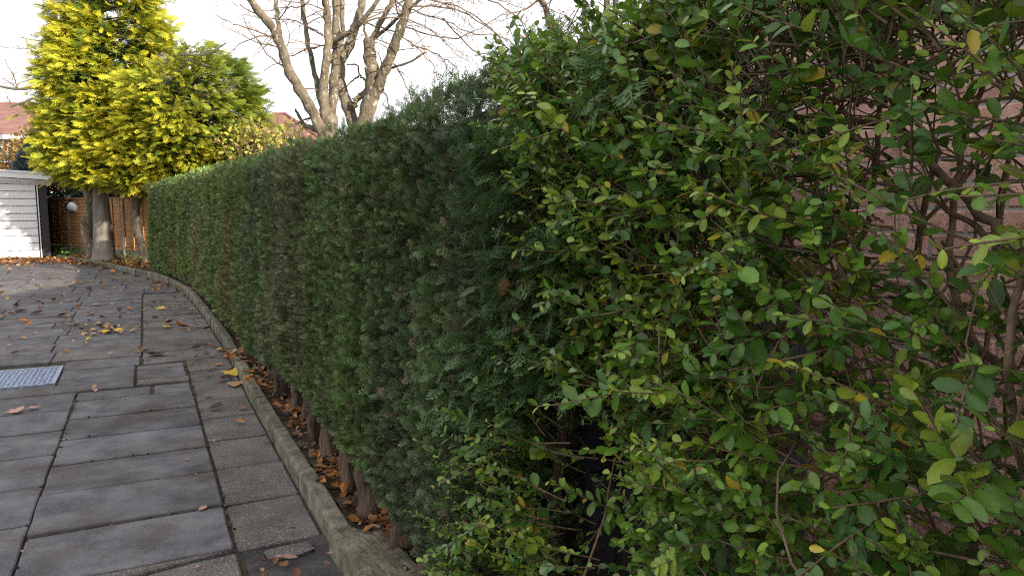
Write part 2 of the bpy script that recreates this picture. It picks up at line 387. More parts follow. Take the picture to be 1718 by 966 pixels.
# rough stone block that ends the kerb
mb = MB(); nx, ny = 9, 22; vs = []
for j in range(ny+1):
    for i in range(nx+1):
        a, q = i/nx, 1.9 + 1.42*j/ny
        l = .705 + .25*a + .008*math.sin(q*9)
        z = .118 + .006*math.sin(q*5) - .022*a + .007*math.sin(26*q - 9*a) + random.uniform(-.004, .004)
        if i in (0, nx) or j in (0, ny): z = z - .010
        vs.append(P(q + .04*math.sin(6*a), l, z))
top = len(vs); fs = [(j*(nx+1)+i, j*(nx+1)+i+1, (j+1)*(nx+1)+i+1, (j+1)*(nx+1)+i) for j in range(ny) for i in range(nx)]
rim = [i for i in range(nx+1)] + [j*(nx+1)+nx for j in range(1, ny+1)] + [ny*(nx+1)+i for i in range(nx-1,-1,-1)] + [j*(nx+1) for j in range(ny-1,0,-1)]
for r in rim: p = Vector(vs[r]); vs.append((p.x, p.y, -.05))
k = len(rim); fs += [(rim[i], top+i, top+(i+1)%k, rim[(i+1)%k]) for i in range(k)]
mb.add(vs, [f[::-1] for f in fs]); 
blk = mb.build('stone_block', MT['block']); tag(blk, 'rough ridged stone block at the end of the kerb under the hedge', 'stone block')

# soil bed behind the kerb
nx, nq = 12, 150; vs = []
for j in range(nq+1):
    q = 1.2 + 25.0*j/nq
    for i in range(nx+1):
        a = .108 + (2.6 if q > 17 else 1.9)*(i/nx)**1.3
        p = kpoint(q, a, 0); p.z = .045 + .03*mnoise.noise(p*3.0) + .018*mnoise.noise(p*11) - (.03 if i == nx else 0)
        vs.append(p)
fs = [(j*(nx+1)+i, j*(nx+1)+i+1, (j+1)*(nx+1)+i+1, (j+1)*(nx+1)+i) for j in range(nq) for i in range(nx)]
mb = MB(); mb.add(vs, [f[::-1] for f in fs]); tag(mb.build('soil_bed', MT['soil'], smooth=True), kind='structure')
# neighbour's side: pale gravel between hedge and house
sheet('gravel_path', [P(-6,2.0)[:2], P(-6,2.24)[:2], P(9,2.24)[:2], P(9,6)[:2], P(10,6)[:2], P(10,1.75)[:2], P(1.9,1.75)[:2]][::-1], -.01, MT['path'])

# ------------------------------------------------------------------ foliage templates
def blade(V, F, p, d, w, nrm=(0,0,1), sag=0.0):
    p = Vector(p); d = Vector(d); x = d.cross(Vector(nrm)).normalized() * w; n = len(V)
    V += [p, p + d*.45 - x + Vector((0,0,sag*.3)), p + d + Vector((0,0,sag)), p + d*.45 + x + Vector((0,0,sag*.3))]
    F += [(n, n+1, n+2), (n, n+2, n+3)]
def spray_template(pairs, fork, seed, ang=42, width=.026):
    rr = random.Random(seed); V, F, S = [], [], []
    blade(V, F, (0,0,0), (0,1,0), .022)
    for i in range(pairs):
        t = .12 + .80*i/pairs; ln = (.55 - .42*i/pairs) * rr.uniform(.8, 1.15)
        for sgn in (-1, 1):
            a = R(ang + rr.uniform(-8, 8)); d = Vector((sgn*math.sin(a), math.cos(a), rr.uniform(-.15,.15))) * ln
            p = Vector((0, t + (.03 if sgn > 0 else 0), rr.uniform(-.01,.01))); blade(V, F, p, d, width, sag=-.05*ln)
            if fork:
                for q, sg in ((.35, 1), (.55, -1)) if fork > 1 else ((.45, 1),):
                    aa = a*sgn - sg*sgn*R(38); dd = Vector((math.sin(aa), math.cos(aa), rr.uniform(-.1,.1))) * ln*.45
                    blade(V, F, p + d*q, dd, width*.8)
    V = np.array([tuple(v) for v in V]); return V, np.array(F), V[:, 1].clip(0, 1)
def leaf_template(wr=.26, fold=.12, curl=-.16):
    ys = [0, .20, .5, .80, 1.0]; ws = [0, .66*wr, wr, .78*wr, 0]
    V = [(0, y, curl*y*y) for y in ys]
    for sg in (-1, 1): V += [(sg*ws[i], ys[i] + .02, curl*ys[i]**2 + fold*ws[i]) for i in (1,2,3)]
    F = []
    for b, fl in ((5, False), (8, True)):
        q = [(0,1,b),(1,2,b+1),(1,b+1,b),(2,3,b+2),(2,b+2,b+1),(3,4,b+2)]
        F += [t[::-1] if not fl else t for t in q]
    V = np.array(V); return V, np.array(F), np.abs(V[:, 0])
T_FINE = [spray_template(5, 2, 1, 42, .034), spray_template(5, 2, 2, 38, .034), spray_template(4, 2, 3, 46, .036)]
T_MED = [spray_template(4, 1, 4, 42, .036), spray_template(4, 1, 5, 36, .036)]
T_LOW = [spray_template(4, 0, 6, 40, .05), spray_template(4, 0, 7, 34, .055)]
T_GOLD = [spray_template(6, 1, 8, 30, .024), spray_template(7, 0, 9, 26, .030), spray_template(6, 1, 10, 34, .024)]
T_LEAF = [leaf_template(.27), leaf_template(.31, .3, -.05), leaf_template(.25, .15, -.35), leaf_template(.29, .05, .10), leaf_template(.24, .5, -.15), leaf_template(.33, .1, -.2)]

def nz3(X, f, seed=0):          # cheap vectorised value noise, smooth, about -1..1
    X = np.asarray(X) * f + seed * 17.31
    out = np.zeros(len(X)); rr = np.random.default_rng(seed + 99)
    for k in range(7):
        w = rr.normal(size=3) * (1 + .35*k); out += np.sin(X @ w + rr.uniform(0, 6.28)) / (1 + .25*k)
    return out / 2.6
def sprays(name, temps, pos, d, nrm, size, colr, m, parent, root_col=None):
    """one mesh from several templates"""
    N = len(pos); which = RNG.integers(0, len(temps), N); Vs, Fs, Cs, off = [], [], [], 0
    for k, T in enumerate(temps):
        i = np.where(which == k)[0]
        if not len(i): continue
        V, F, idx = stamp(T, pos[i], frames(d[i], nrm[i]), size[i])
        tip = np.tile(T[2], len(i))[:, None]
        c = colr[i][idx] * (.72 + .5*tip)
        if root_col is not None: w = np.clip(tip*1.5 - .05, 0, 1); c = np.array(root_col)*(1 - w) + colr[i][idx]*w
        Vs.append(V); Fs.append(F + off); Cs.append(c); off += len(V)
    return np_mesh(name, np.vstack(Vs), np.vstack(Fs), np.vstack(Cs), m, parent)

# ------------------------------------------------------------------ clipped cypress hedge
hedge = empty('conifer_hedge', P(8, .95, .05), 'long clipped dark green conifer hedge on bare trunks behind the kerb', 'hedge')
S0, S1 = 1.72, 19.7
def ztop(s): return np.interp(s, [1.5, 2.2, 3, 4, 8, 12, 15, 18, 19.7], [2.07, 2.04, 1.99, 1.98, 2.04, 2.15, 2.2, 2.14, 2.02])
def zbot(s): return np.interp(s, [1.5, 2.6, 3.3, 5, 6.2, 7.8, 10, 20], [.12, .24, .36, .36, .26, .14, .10, .12])
offv = np.vectorize(offL)
def face_pts(s, h):
    """points on the clipped front, h 0..1 bottom to top, rounding over to the top; returns pos, normal"""
    zt, zb = ztop(s), zbot(s); z = zb + (zt - zb)*h
    L = .835 + .05*h - .045*np.exp(-((h-.25)/.25)**2)
    L = L + .010*np.sin(s*9.3 + 2.6*np.sin(s*1.7)) + .016*np.sin(s*3.1 + 2*h) + .012*np.sin(z*6 + s*2.2)
    rt = np.clip((h - .93)/.07, 0, 1); L = L + .13*rt**2
    rb = np.clip((.10 - h)/.10, 0, 1); L = L + .12*rb**2
    re = np.clip((s - 18.6)/1.1, 0, 1); L = L + .55*re**2.2
    rs = np.clip((2.15 - s)/.45, 0, 1); L = L + .30*rs**2
    L = L + offv(s) + .010*nz3(np.c_[s, z*1.2, s*0], 5.0, 21) + .007*nz3(np.c_[s, z, s*0], 13.0, 22)
    ns = .05*np.cos(s*11.3) - .6*re + .6*rs*(-1)
    n = -VV3[None]*1.0 + ZV3[None]*(1.3*rt - .8*rb)[:, None] - UV3[None]*(rs - re)[:, None]*.8
    n += RNG.normal(0, .12, (len(s), 3)); n /= np.linalg.norm(n, axis=1, keepdims=True)
    return s[:, None]*UV3 + L[:, None]*VV3 + z[:, None]*ZV3, n, h
def hedge_colour(X, N):
    pa = nz3(X*np.array([1,1,.35]), 2.1, 1); pb = nz3(X*np.array([1,1,.5]), 4.3, 2); pc = nz3(X, 1.1, 3)
    g = np.array([.076, .120, .040]); bl = np.array([.080, .120, .058]); br = np.array([.140, .122, .072]); lt = np.array([.115, .178, .052])
    w = np.clip(pa*.9 + .1, 0, 1)[:, None]; c = g*(1-w) + bl*w
    w = np.clip(pb*.9 - .15, 0, .8)[:, None]; c = c*(1-w) + lt*w
    w = np.clip(pc*.8 - .02, 0, .6)[:, None]*.75; c = c*(1-w) + br*w
    r = RNG.random(N)[:, None]
    c = np.where(r < .09, br*np.array([.95,.9,.85]), c); c = np.where(r > .9992, np.array([[.24,.12,.06]]), c)
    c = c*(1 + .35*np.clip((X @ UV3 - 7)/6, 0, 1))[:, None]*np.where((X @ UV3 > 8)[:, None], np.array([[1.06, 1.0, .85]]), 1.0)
    return c * RNG.uniform(.38, 1.75, (N, 1))
def hedge_band(name, a, b, dens, temps, size, parent, hmax=1.0):
    N = int((b - a)*1.75*dens); s = RNG.uniform(a, b, N); h = RNG.random(N)
    X, n, h = face_pts(s, h)
    thin = nz3(np.c_[s, X[:, 2]*1.1, s*0], 6.0, 31) + .6*nz3(np.c_[s, X[:, 2], s*0], 15.0, 32)
    kp = RNG.random(N) > np.clip((thin - .5)*1.0, 0, .6); X, n, s, h = X[kp], n[kp], s[kp], h[kp]; N = len(s)
    X = X - n*np.abs(RNG.normal(0, .022, N))[:, None] - n*.012
    d = n*RNG.uniform(.55, 1.0, N)[:, None] + ZV3*RNG.normal(.28, .38, N)[:, None] + UV3*RNG.normal(-.12, .42, N)[:, None]
    nr = RNG.normal(0, .6, (N, 3)) + ZV3*.6 - VV3*.4
    sz = size*RNG.uniform(.6, 1.25, N); lng = RNG.random(N) < .025; sz[lng] *= 1.3; sz *= 1 - .45*np.clip((h - .88)/.1, 0, 1)
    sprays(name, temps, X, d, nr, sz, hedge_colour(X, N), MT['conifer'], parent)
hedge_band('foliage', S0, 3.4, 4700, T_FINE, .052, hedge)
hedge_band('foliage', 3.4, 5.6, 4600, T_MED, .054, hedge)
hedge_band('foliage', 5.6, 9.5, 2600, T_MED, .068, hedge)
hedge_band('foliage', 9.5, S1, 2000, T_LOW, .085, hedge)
# cut twig ends showing in the clipped face
T_STUB = [spray_template(0, 0, 50), spray_template(1, 0, 51, 30)]
N = 9000; s = RNG.uniform(S0, 7.0, N)**1.0; X, n, h = face_pts(s, RNG.random(N)); X = X - n*RNG.uniform(0, .02, N)[:, None]
cl = nz3(X, 3.0, 41) + RNG.normal(0, .5, N) > .05; X, n = X[cl], n[cl]; N = len(X)
sprays('cut_twigs', T_STUB, X, n*.7 + RNG.normal(0, .5, (N, 3)) + ZV3*.2, RNG.normal(0, 1, (N, 3)), .035*RNG.uniform(.5, 1.4, N), np.array([[.19, .145, .10]])*RNG.uniform(.5, 1.5, (N, 1)), MT['conifer'], hedge)['kind'] = 'stuff'
# clipped top
def hedge_top(a, b, dens, temps, size):
    N = int((b - a)*.75*dens); s = RNG.uniform(a, b, N); t = RNG.random(N)
    L = .95 + .78*t + offv(s); z = ztop(s) - .02 + .03*np.sin(s*5) + RNG.normal(0, .018, N)
    X = s[:, None]*UV3 + L[:, None]*VV3 + z[:, None]*ZV3
    d = ZV3*RNG.uniform(.4, 1, N)[:, None] + RNG.normal(0, .45, (N, 3))
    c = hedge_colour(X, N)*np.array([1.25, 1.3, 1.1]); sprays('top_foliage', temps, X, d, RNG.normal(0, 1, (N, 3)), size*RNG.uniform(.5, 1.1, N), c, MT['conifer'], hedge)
hedge_top(S0, 5, 2600, T_MED, .048); hedge_top(5, S1, 1400, T_LOW, .075)
# loose back of the hedge (neighbour's side), coarse
N = 9000; s = RNG.uniform(S0, S1, N); z = RNG.uniform(.3, 1, N)*ztop(s); L = 1.72 + offv(s) + RNG.normal(0, .03, N)
X = s[:, None]*UV3 + L[:, None]*VV3 + z[:, None]*ZV3
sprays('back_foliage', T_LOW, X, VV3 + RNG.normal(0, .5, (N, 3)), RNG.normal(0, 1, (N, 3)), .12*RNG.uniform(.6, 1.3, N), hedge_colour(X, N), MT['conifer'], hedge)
# solid dark hull for the inner wood, added to block light through the hedge
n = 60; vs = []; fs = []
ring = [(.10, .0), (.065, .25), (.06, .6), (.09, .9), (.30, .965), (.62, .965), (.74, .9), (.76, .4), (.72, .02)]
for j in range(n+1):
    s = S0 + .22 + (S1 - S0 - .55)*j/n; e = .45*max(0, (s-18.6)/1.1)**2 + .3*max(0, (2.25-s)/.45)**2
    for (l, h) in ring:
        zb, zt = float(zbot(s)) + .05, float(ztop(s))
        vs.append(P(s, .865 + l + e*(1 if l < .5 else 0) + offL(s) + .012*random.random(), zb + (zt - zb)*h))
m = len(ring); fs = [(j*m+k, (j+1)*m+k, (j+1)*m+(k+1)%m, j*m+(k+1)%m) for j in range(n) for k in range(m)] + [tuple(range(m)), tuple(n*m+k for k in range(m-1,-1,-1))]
mb = MB(); mb.add(vs, fs); mb.build('shade_core', MT['core'], world_parent=hedge)
# trunks under the clipped face
ts = [2.35, 2.72, 3.05, 3.47, 3.88, 4.38, 4.83, 5.2, 5.57, 6.1, 6.7, 7.25, 7.9, 8.6]
s = 9.3
while s < 19.4: ts.append(s); s += random.uniform(.6, .85)
for i, s in enumerate(ts):
    l = .94 + random.uniform(-.02, .04) + offL(s) + (.25 if s > 18.6 else 0); r = random.uniform(.034, .068); mb = MB()
    lean = random.uniform(-.10, .10)
    pts, rad = [], []
    for k in range(8):
        h = k/7; pts.append(P(s + lean*h + .012*math.sin(k*1.7+i), l + .02*h + .010*math.cos(k*2.1+i), .01 + .62*h)); rad.append(r*(1.30 - 1.0*min(h*2, .38) if h < .3 else .92 - .1*h)*random.uniform(.88, 1.12))
    mb.tube(pts, rad, 14, flute=.17)
    if random.random() < .6: mb.tube([pts[2], pts[2] + P(random.uniform(-.1,.1), -.03, .12), pts[2] + P(random.uniform(-.2,.2), -.02, .4)], [r*.5, r*.42, r*.3], 8)
    mb.build('trunk', MT['htrunk'], smooth=True, world_parent=hedge)
# browned dead sprig near the privet
dp = onL(868, 455, .80)
N = 15; X = np.array(dp)[None] + RNG.normal(0, .022, (N, 3))*np.array([1, 1, 1.6]); X[:7] += np.array([-.02, 0, -.13])*RNG.random((7, 1))
sprays('dead_sprig', T_FINE, X, -ZV3*.9 - VV3*.5 + RNG.normal(0, .35, (N, 3)), RNG.normal(0, 1, (N, 3)), .045*RNG.uniform(.6, 1.2, N), np.array([[.22, .10, .045]])*RNG.uniform(.5, 1.2, (N, 1)), MT['conifer'], hedge)['kind'] = 'stuff'
# longer unclipped sprays near the privet
def loose(pxs, Lr, size, seedn, colr):
    X = np.array([onL(px, py, random.uniform(*Lr)) for px, py in pxs]); N = len(X)
    d = -UV3*RNG.uniform(.3, 1, N)[:, None] - VV3*RNG.uniform(.2, .8, N)[:, None] + ZV3*RNG.normal(.05, .3, N)[:, None]
    sprays('loose_sprays', T_FINE, X, d, ZV3*.6 - VV3*.6 + RNG.normal(0, .4, (N, 3)), size*RNG.uniform(.7, 1.3, N), colr*RNG.uniform(.7, 1.3, (N, 1)), MT['conifer'], hedge)
lp = [(random.gauss(830, 28), random.uniform(230, 740)) for _ in range(520)] + [(random.gauss(900, 30), random.uniform(380, 660)) for _ in range(260)]
loose(lp, (.80, .92), .075, 1, np.array([[.075, .135, .045]]))
lp = [(random.uniform(960, 1060), random.uniform(120, 190)) for _ in range(16)] + [(random.uniform(720, 800), random.uniform(560, 700)) for _ in range(40)]
loose(lp, (.78, .84), .08, 2, np.array([[.09, .17, .06]]))

# second, overgrown conifer standing behind the privet
bush = empty('conifer_bush', P(1.3, 1.35, 0), 'dark shaggy conifer half hidden behind the privet hedge', 'conifer')
N = 6500; s = RNG.uniform(.75, 2.3, N); l = 1.22 + .45*RNG.random(N); z = RNG.uniform(.82, 2.04, N)
X = s[:, None]*UV3 + l[:, None]*VV3 + z[:, None]*ZV3
kk = RNG.random(N) < np.clip((s - .7)*1.5, .05, 1); kk &= (pix(X)[0] < 1275); X = X[kk]; N = len(X)
sprays('foliage', T_MED, X, -VV3*.6 + RNG.normal(0, .6, (N, 3)), RNG.normal(0, 1, (N, 3)), .085*RNG.uniform(.6, 1.3, N), np.array([[.035, .055, .025]])*RNG.uniform(.5, 1.5, (N, 1)), MT['conifer'], bush)
mb = MB()
for (s, l, r) in ((1.90, 1.12, .022), (2.16, 1.30, .03), (1.45, 1.5, .028)):
    mb.tube([P(s + .03*math.sin(k), l + .02*math.cos(k*1.3), .0 + .28*k) for k in range(8)], [r*(1 - .06*k) for k in range(8)], 8)
mb.build('trunk', MT['twig'], smooth=True, world_parent=bush)
mb = MB()
for i in range(620):
    s, l, z = random.uniform(1.05, 2.05), random.uniform(1.08, 1.5), random.uniform(.15, 1.85); p = P(s, l, z)
    d = Vector((random.gauss(0, 1), random.gauss(0, 1), random.gauss(.1, .7))).normalized(); q = p + d*random.uniform(.08, .25)
    pp = pix(np.array([tuple((p + q)/2)]))
    if 950 < pp[0][0] < 1090 and pp[1][0] > 690 and random.random() < .9: continue
    mb.tube([p, (p+q)/2 + Vector((random.gauss(0,.012), random.gauss(0,.012), random.gauss(0,.012))), q], [.0035, .0028, .0012], 3, cap=False)
tw = mb.build('dead_twigs', MT['twig'], world_parent=bush); tw['kind'] = 'stuff'

# ------------------------------------------------------------------ privet hedge
priv = empty('privet_hedge', P(.9, 1.1, 0), 'loose green privet hedge with oval leaves and bare brown stems against the brick house', 'hedge')
# woody framework
mb = MB(); nodes = []
def stem(p, d, ln, r, depth, bend=.35):
    pts, rad = [p.copy()], [r]; n = max(3, int(ln/.07)); q = p.copy(); d = d.normalized()
    for i in range(n):
        d = (d + Vector((random.gauss(0, bend), random.gauss(0, bend), random.gauss(0, bend*.8)))*.35 + Vector((0, 0, .05))).normalized()
        q = q + d*(ln/n)
        s_, l_ = SL(q)
        if l_ < .93: d = (d + Vector((VX, VY, 0))*.5).normalized()
        if l_ > 1.45: d = (d - Vector((VX, VY, 0))*.5).normalized()
        pts.append(q.copy()); rad.append(max(r*(1 - .62*(i+1)/n), .0012))
        if depth < 2: nodes.append((q.copy(), d.copy(), rad[-1]))
        if depth < 3 and random.random() < (.34 if depth == 0 else .30 if depth == 1 else .14) and q.z < 1.95:
            a = Vector((random.gauss(0, 1), random.gauss(0, 1), random.gauss(.3, .6))); a -= Vector((VX, VY, 0))*.5*random.random()
            stem(q, d*.6 + a.normalized()*.8, ln*random.uniform(.28, .5), rad[-1]*.68, depth + 1, bend)
    pq = pix(np.array([tuple(x) for x in pts]))
    clear = ((pq[0] > 965) & (pq[0] < 1070) & (pq[1] > 720) & (pq[1] < 966)).any() and r < .006
    if pts[-1].z < 2.15 and not clear: mb.tube(pts, rad, 7 if r > .008 else 4, cap=False)
random.seed(21)
for i in range(11):
    s = -.45 + 2.2*(i + random.random()*.7)/11
    if 1.38 < s < 1.75: continue
    stem(P(s, random.uniform(1.05, 1.32), 0), Vector((random.gauss(0, .25), random.gauss(0, .25), 1)), random.uniform(1.7, 2.0), random.uniform(.009, .015), 0)
for pl, w in (([(1760,520,1.12),(1690,420,1.14),(1620,330,1.17),(1540,250,1.2),(1470,200,1.24),(1380,185,1.28)], .013),
              ([(1730,430,1.1),(1650,395,1.15),(1570,330,1.2),(1500,300,1.25)], .008), ([(1700,640,1.08),(1620,560,1.12),(1590,420,1.18),(1600,300,1.22),(1640,160,1.25),(1700,40,1.25)], .010),
              ([(1430,860,1.2),(1440,700,1.2),(1400,560,1.18),(1440,420,1.2),(1480,260,1.22),(1470,90,1.2)], .011),
              ([(1190,966,1.1),(1180,800,1.12),(1210,640,1.12),(1200,480,1.15),(1240,330,1.15),(1260,160,1.12)], .010)):
    pts = [onL(*q) for q in pl]
    for k in range(3):
        pts = [pts[0]] + [x for a, b in zip(pts, pts[1:]) for x in (a*.75 + b*.25, a*.25 + b*.75)] + [pts[-1]]
        if k == 1: break
    mb.tube([p + Vector((random.gauss(0,.004), random.gauss(0,.004), random.gauss(0,.004))) for p in pts], [w*.72*(1 - .5*i/len(pts)) for i in range(len(pts))], 8, cap=False)
# twig thicket high up
for i in range(330):
    p = onL(random.gauss(1400, 110), random.gauss(110, 80), random.uniform(.98, 1.35)); d = Vector((random.gauss(0,.7), random.gauss(0,.7), random.gauss(.5,.6))).normalized()
    L_ = random.uniform(.08, .22); k = Vector((random.gauss(0,.015), random.gauss(0,.015), random.gauss(0,.01)))
    if (p + d*L_).z < 2.05: mb.tube([p, p + d*L_*.5 + k, p + d*L_], [.0024, .0020, .0012], 4, cap=False)
# leafy shoots
def dens(px, py):
    left = np.interp(py, [0,60,110,130,240,330,400,480,560,640,735,760,850,966], [985,905,840,828,838,872,895,905,890,850,775,742,762,748])
    d = np.where(px < left, 0., 1.)
    d = np.where((px > 1230) & (px < 1520) & (py < 190) & (py > 25), .34, d)
    d = np.where((px > 1290) & (px < 1720) & (py > 120) & (py < 440), .52, d)
    d = np.where((px > 1440) & (py >= 440), .74, d)
    d = np.where((px > 1500) & (py < 120), .7, d)
    d = np.where((px >= 1180) & (px <= 1440) & (py > 440), .66, d)
    gapx = (px > 890) & (px < np.interp(py, [640, 760, 966], [960, 1050, 1085])) & (py > 640)
    d = np.where(gapx, .03, d)
    d = np.where((px < 900) & (py > 735), .8, d); d = np.where((px < 905) & (px > 840) & (py > 660) & (py < 745), .4, d)
    d = np.where((px > 880) & (px < 960) & (py > 400) & (py < 560), .5, d)
    return d
SH = 6000
bs = RNG.uniform(-.5, 2.15, SH); bz = RNG.uniform(.06, 1.98, SH); bl = RNG.uniform(.90, 1.12, SH)
lens = RNG.uniform(.12, .30, SH)
TP = 1200; bz[:TP] = RNG.uniform(1.80, 1.97, TP); lens[:TP] = RNG.uniform(.09, .20, TP); bl[:TP] = RNG.uniform(.88, 1.45, TP)   # the clipped top
dirs = -VV3*RNG.uniform(.35, 1.0, SH)[:, None] + ZV3*RNG.normal(.32, .42, SH)[:, None] + UV3*RNG.normal(.10, .50, SH)[:, None]
topm = bz > 1.78; dirs[topm] += ZV3*.45; dirs[:TP] += ZV3*.3 + VV3*.3*RNG.random(TP)[:, None]
dirs /= np.linalg.norm(dirs, axis=1, keepdims=True)
base = bs[:, None]*UV3 + bl[:, None]*VV3 + bz[:, None]*ZV3
mid = base + dirs*(lens*.62)[:, None]
px, py, dd = pix(mid)
prob = np.where((px > -50) & (px < 1800) & (py > -60) & (py < 1010) & (dd > .1), dens(px, np.clip(py, 0, 966)), .55)
tipz = (base + dirs*lens[:, None])[:, 2]
okm = (RNG.random(SH) < prob) & (tipz < 2.065 + .015*RNG.normal(size=SH)) & (np.linalg.norm(mid - np.array([0, 0, CAM_H]), axis=1) > .55)
lpos, ldir, lnrm, lsz, lcol = [], [], [], [], []
gold = np.array([.42, .33, .035]); lime = np.array([.24, .32, .035]); green = np.array([.098, .196, .024]); deep = np.array([.050, .122, .018]); bluish = np.array([.100, .200, .055])
for i in np.where(okm)[0]:
    d = dirs[i].copy(); p = base[i].copy(); n = int(lens[i]/.020); pts = [Vector(p)]
    side = np.cross(d, ZV3 + RNG.normal(0, .3, 3)); side /= np.linalg.norm(side); br = RNG.random(); tone = RNG.random()
    big = RNG.uniform(.021, .041)
    for k in range(n):
        t = k/n; d = d + RNG.normal(0, .045, 3) + ZV3*.012; d /= np.linalg.norm(d); p = p + d*.020; pts.append(Vector(p))
        if t < .12: continue
        up = np.cross(side, d); rot = side if (k % 2 == 0 or RNG.random() < .55) else up*.85 + side*.3
        for sg in (-1, 1):
            if RNG.random() < .10: continue
            a = RNG.uniform(.6, 1.15); ld = d*math.cos(a) + rot*sg*math.sin(a) + RNG.normal(0, .14, 3) - ZV3*.08
            lpos.append(p + d*RNG.uniform(-.004, .004)); ldir.append(ld); lnrm.append(ZV3*.75 - VV3*.45 + RNG.normal(0, .42, 3))
            lsz.append(big*RNG.uniform(.55, 1.28)*(.62 + .5*math.sin(math.pi*min(t*1.05 + .12, 1))))
            r = RNG.random()
            c = green if tone < .5 else deep if tone < .72 else bluish if tone < .84 else lime*.8 + green*.2
            if t > .75 and RNG.random() < .5: c = c*.5 + lime*.5
            if r < .025: c = gold*RNG.uniform(.6, 1.1)
            elif r < .10: c = c*.6 + lime*.5
            lcol.append(c*RNG.uniform(.7, 1.35))
    mb.tube(pts, [.0024 - .0014*k/len(pts) for k in range(len(pts))], 4, cap=False)
mb.build('stems', MT['twig'], smooth=True, world_parent=priv)
lpos, ldir, lnrm, lsz, lcol = map(np.array, (lpos, ldir, lnrm, lsz, lcol))
fr = frames(ldir, lnrm); px, py, dd = pix(lpos)
app = np.where((px > 10) & (px < 1708) & (py > 10) & (py < 956) & (dd > .3), lsz/dd, 0)
# hidden-behind test: keep leaves with few others in front along the view, roughly
order = np.argsort(-app*(1 - .25*np.clip((dd - .7)/1.2, 0, 1)))
picked = order[:300]
rest = np.ones(len(lpos), bool); rest[picked] = False
which = RNG.integers(0, len(T_LEAF), len(lpos)); Vs, Fs, Cs, off = [], [], [], 0
for k, T in enumerate(T_LEAF):
    i = np.where(rest & (which == k))[0]
    V, F, idx = stamp(T, lpos[i], fr[i], lsz[i]); ed = np.tile(T[2]/.28, len(i))[:, None]
    Vs.append(V); Fs.append(F + off); Cs.append(lcol[i][idx]*(1.18 - .28*ed)); off += len(V)
o = np_mesh('leaves', np.vstack(Vs), np.vstack(Fs), np.vstack(Cs), MT['leaf'], priv, smooth=True); o['kind'] = 'stuff'
leaf_me = {}
for i in picked:
    tone = min(range(6), key=lambda q: np.abs(np.array([green, deep, lime, bluish, gold, green*1.4])[q] - lcol[i]).sum()); k = (int(which[i]), tone)
    if k not in leaf_me:
        T = T_LEAF[k[0]]; c = [green, deep, lime, bluish, gold, green*1.4][tone]*.95
        tmp = np_mesh('privet_leaf', T[0], T[1], np.repeat(c[None], len(T[0]), 0)*(1.18 - T[2]/.28*.28)[:, None], MT['leaf'], None, True)
        leaf_me[k] = tmp.data; bpy.data.objects.remove(tmp)
    o = bpy.data.objects.new('leaf', leaf_me[k]); COL.objects.link(o); o.parent = priv
    M4 = np.eye(4); M4[:3, :3] = fr[i]*lsz[i]; M4[:3, 3] = lpos[i] - np.array(priv.location)
    o.matrix_local = Matrix(M4.tolist())

# ------------------------------------------------------------------ brick house beside the hedge, side gate
house = empty('brick_house', P(-2, 2.25, 0), 'pink rough brick house wall seen through the gaps of the privet', 'house')
WL = 2.23; HC = 2.45; EAVE = 4.4
def slbox(mb, s0, s1, l0, l1, z0, z1):
    vs = [P(s, l, z) for z in (z0, z1) for (s, l) in ((s0,l0),(s0,l1),(s1,l1),(s1,l0))]
    mb.add(vs, [(3,2,1,0),(4,5,6,7),(0,1,5,4),(1,2,6,5),(2,3,7,6),(3,0,4,7)])
mb = MB(); slbox(mb, -7.5, HC - .006, WL - .007, WL + 8.0, -.05, EAVE); wallo = mb.build('wall', MT['mortar'], world_parent=house)
mb = MB(); ov = .35
a, b_, c_, d_ = P(-7.8, WL-ov, EAVE), P(HC+ov, WL-ov, EAVE), P(HC+ov, WL+8+ov, EAVE), P(-7.8, WL+8+ov, EAVE)
r0, r1 = P(-4, WL+4, EAVE+2.6), P(HC-3.6, WL+4, EAVE+2.6)
mb.add([a, b_, c_, d_, r0, r1], [(0,1,5,4),(1,2,5),(2,3,4,5),(3,0,4),(3,2,1,0)]); mb.build('roof', MT['roof'], world_parent=house)
bl_, bh_, jt = .215, .065, .0105
me = None
bricks_rest = MB(); nb = 0
def brick_vs(ln, h=bh_, dep=.012, ch=.004):
    x0, x1 = -ln/2, ln/2
    return [(x0,-.03,0),(x1,-.03,0),(x1,-.03,h),(x0,-.03,h),(x0,dep-ch,0),(x1,dep-ch,0),(x1,dep-ch,h),(x0,dep-ch,h),(x0+ch,dep,ch),(x1-ch,dep,ch),(x1-ch,dep,h-ch),(x0+ch,dep,h-ch)], \
           [(0,4,7,3),(1,2,6,5),(0,1,5,4),(3,7,6,2),(4,5,9,8),(5,6,10,9),(6,7,11,10),(7,4,8,11),(8,9,10,11)]
bvs, bfs = brick_vs(bl_)
variants = []
for k in range(6):
    rr = random.Random(k); vv = [(x + rr.uniform(-.0022,.0022), y + rr.uniform(-.002,.002), z + rr.uniform(-.002,.002)) for x, y, z in bvs]
    me = bpy.data.meshes.new('brick'); me.from_pydata(vv, [], bfs); me.materials.append(MT['brick']); variants.append(me)
rotz = _A + math.pi/2     # local +x along the wall (towards +s), +y faces the drive (-L)
cand = []
for c in range(int(EAVE/.0755)):
    z = .01 + c*.0755; s = -7.4 + (.1128 if c % 2 else 0)
    while s + .225 < HC:
        cand.append((s + .1128, z)); s += .2255
cp_, cq_, cd_ = pix(np.array([P(a, WL, z + .03) for a, z in cand]))
score = [(0 if (1150 < x < 1760 and -40 < y < 1000) else 1, i) for i, (x, y, d) in enumerate(zip(cp_, cq_, cd_))]
score.sort(key=lambda t: (t[0], abs(cp_[t[1]] - 1540) if t[0] == 0 else 0))
Mrot = Matrix.Rotation(rotz, 4, 'Z')
hinv = Matrix.Translation(house.location).inverted()
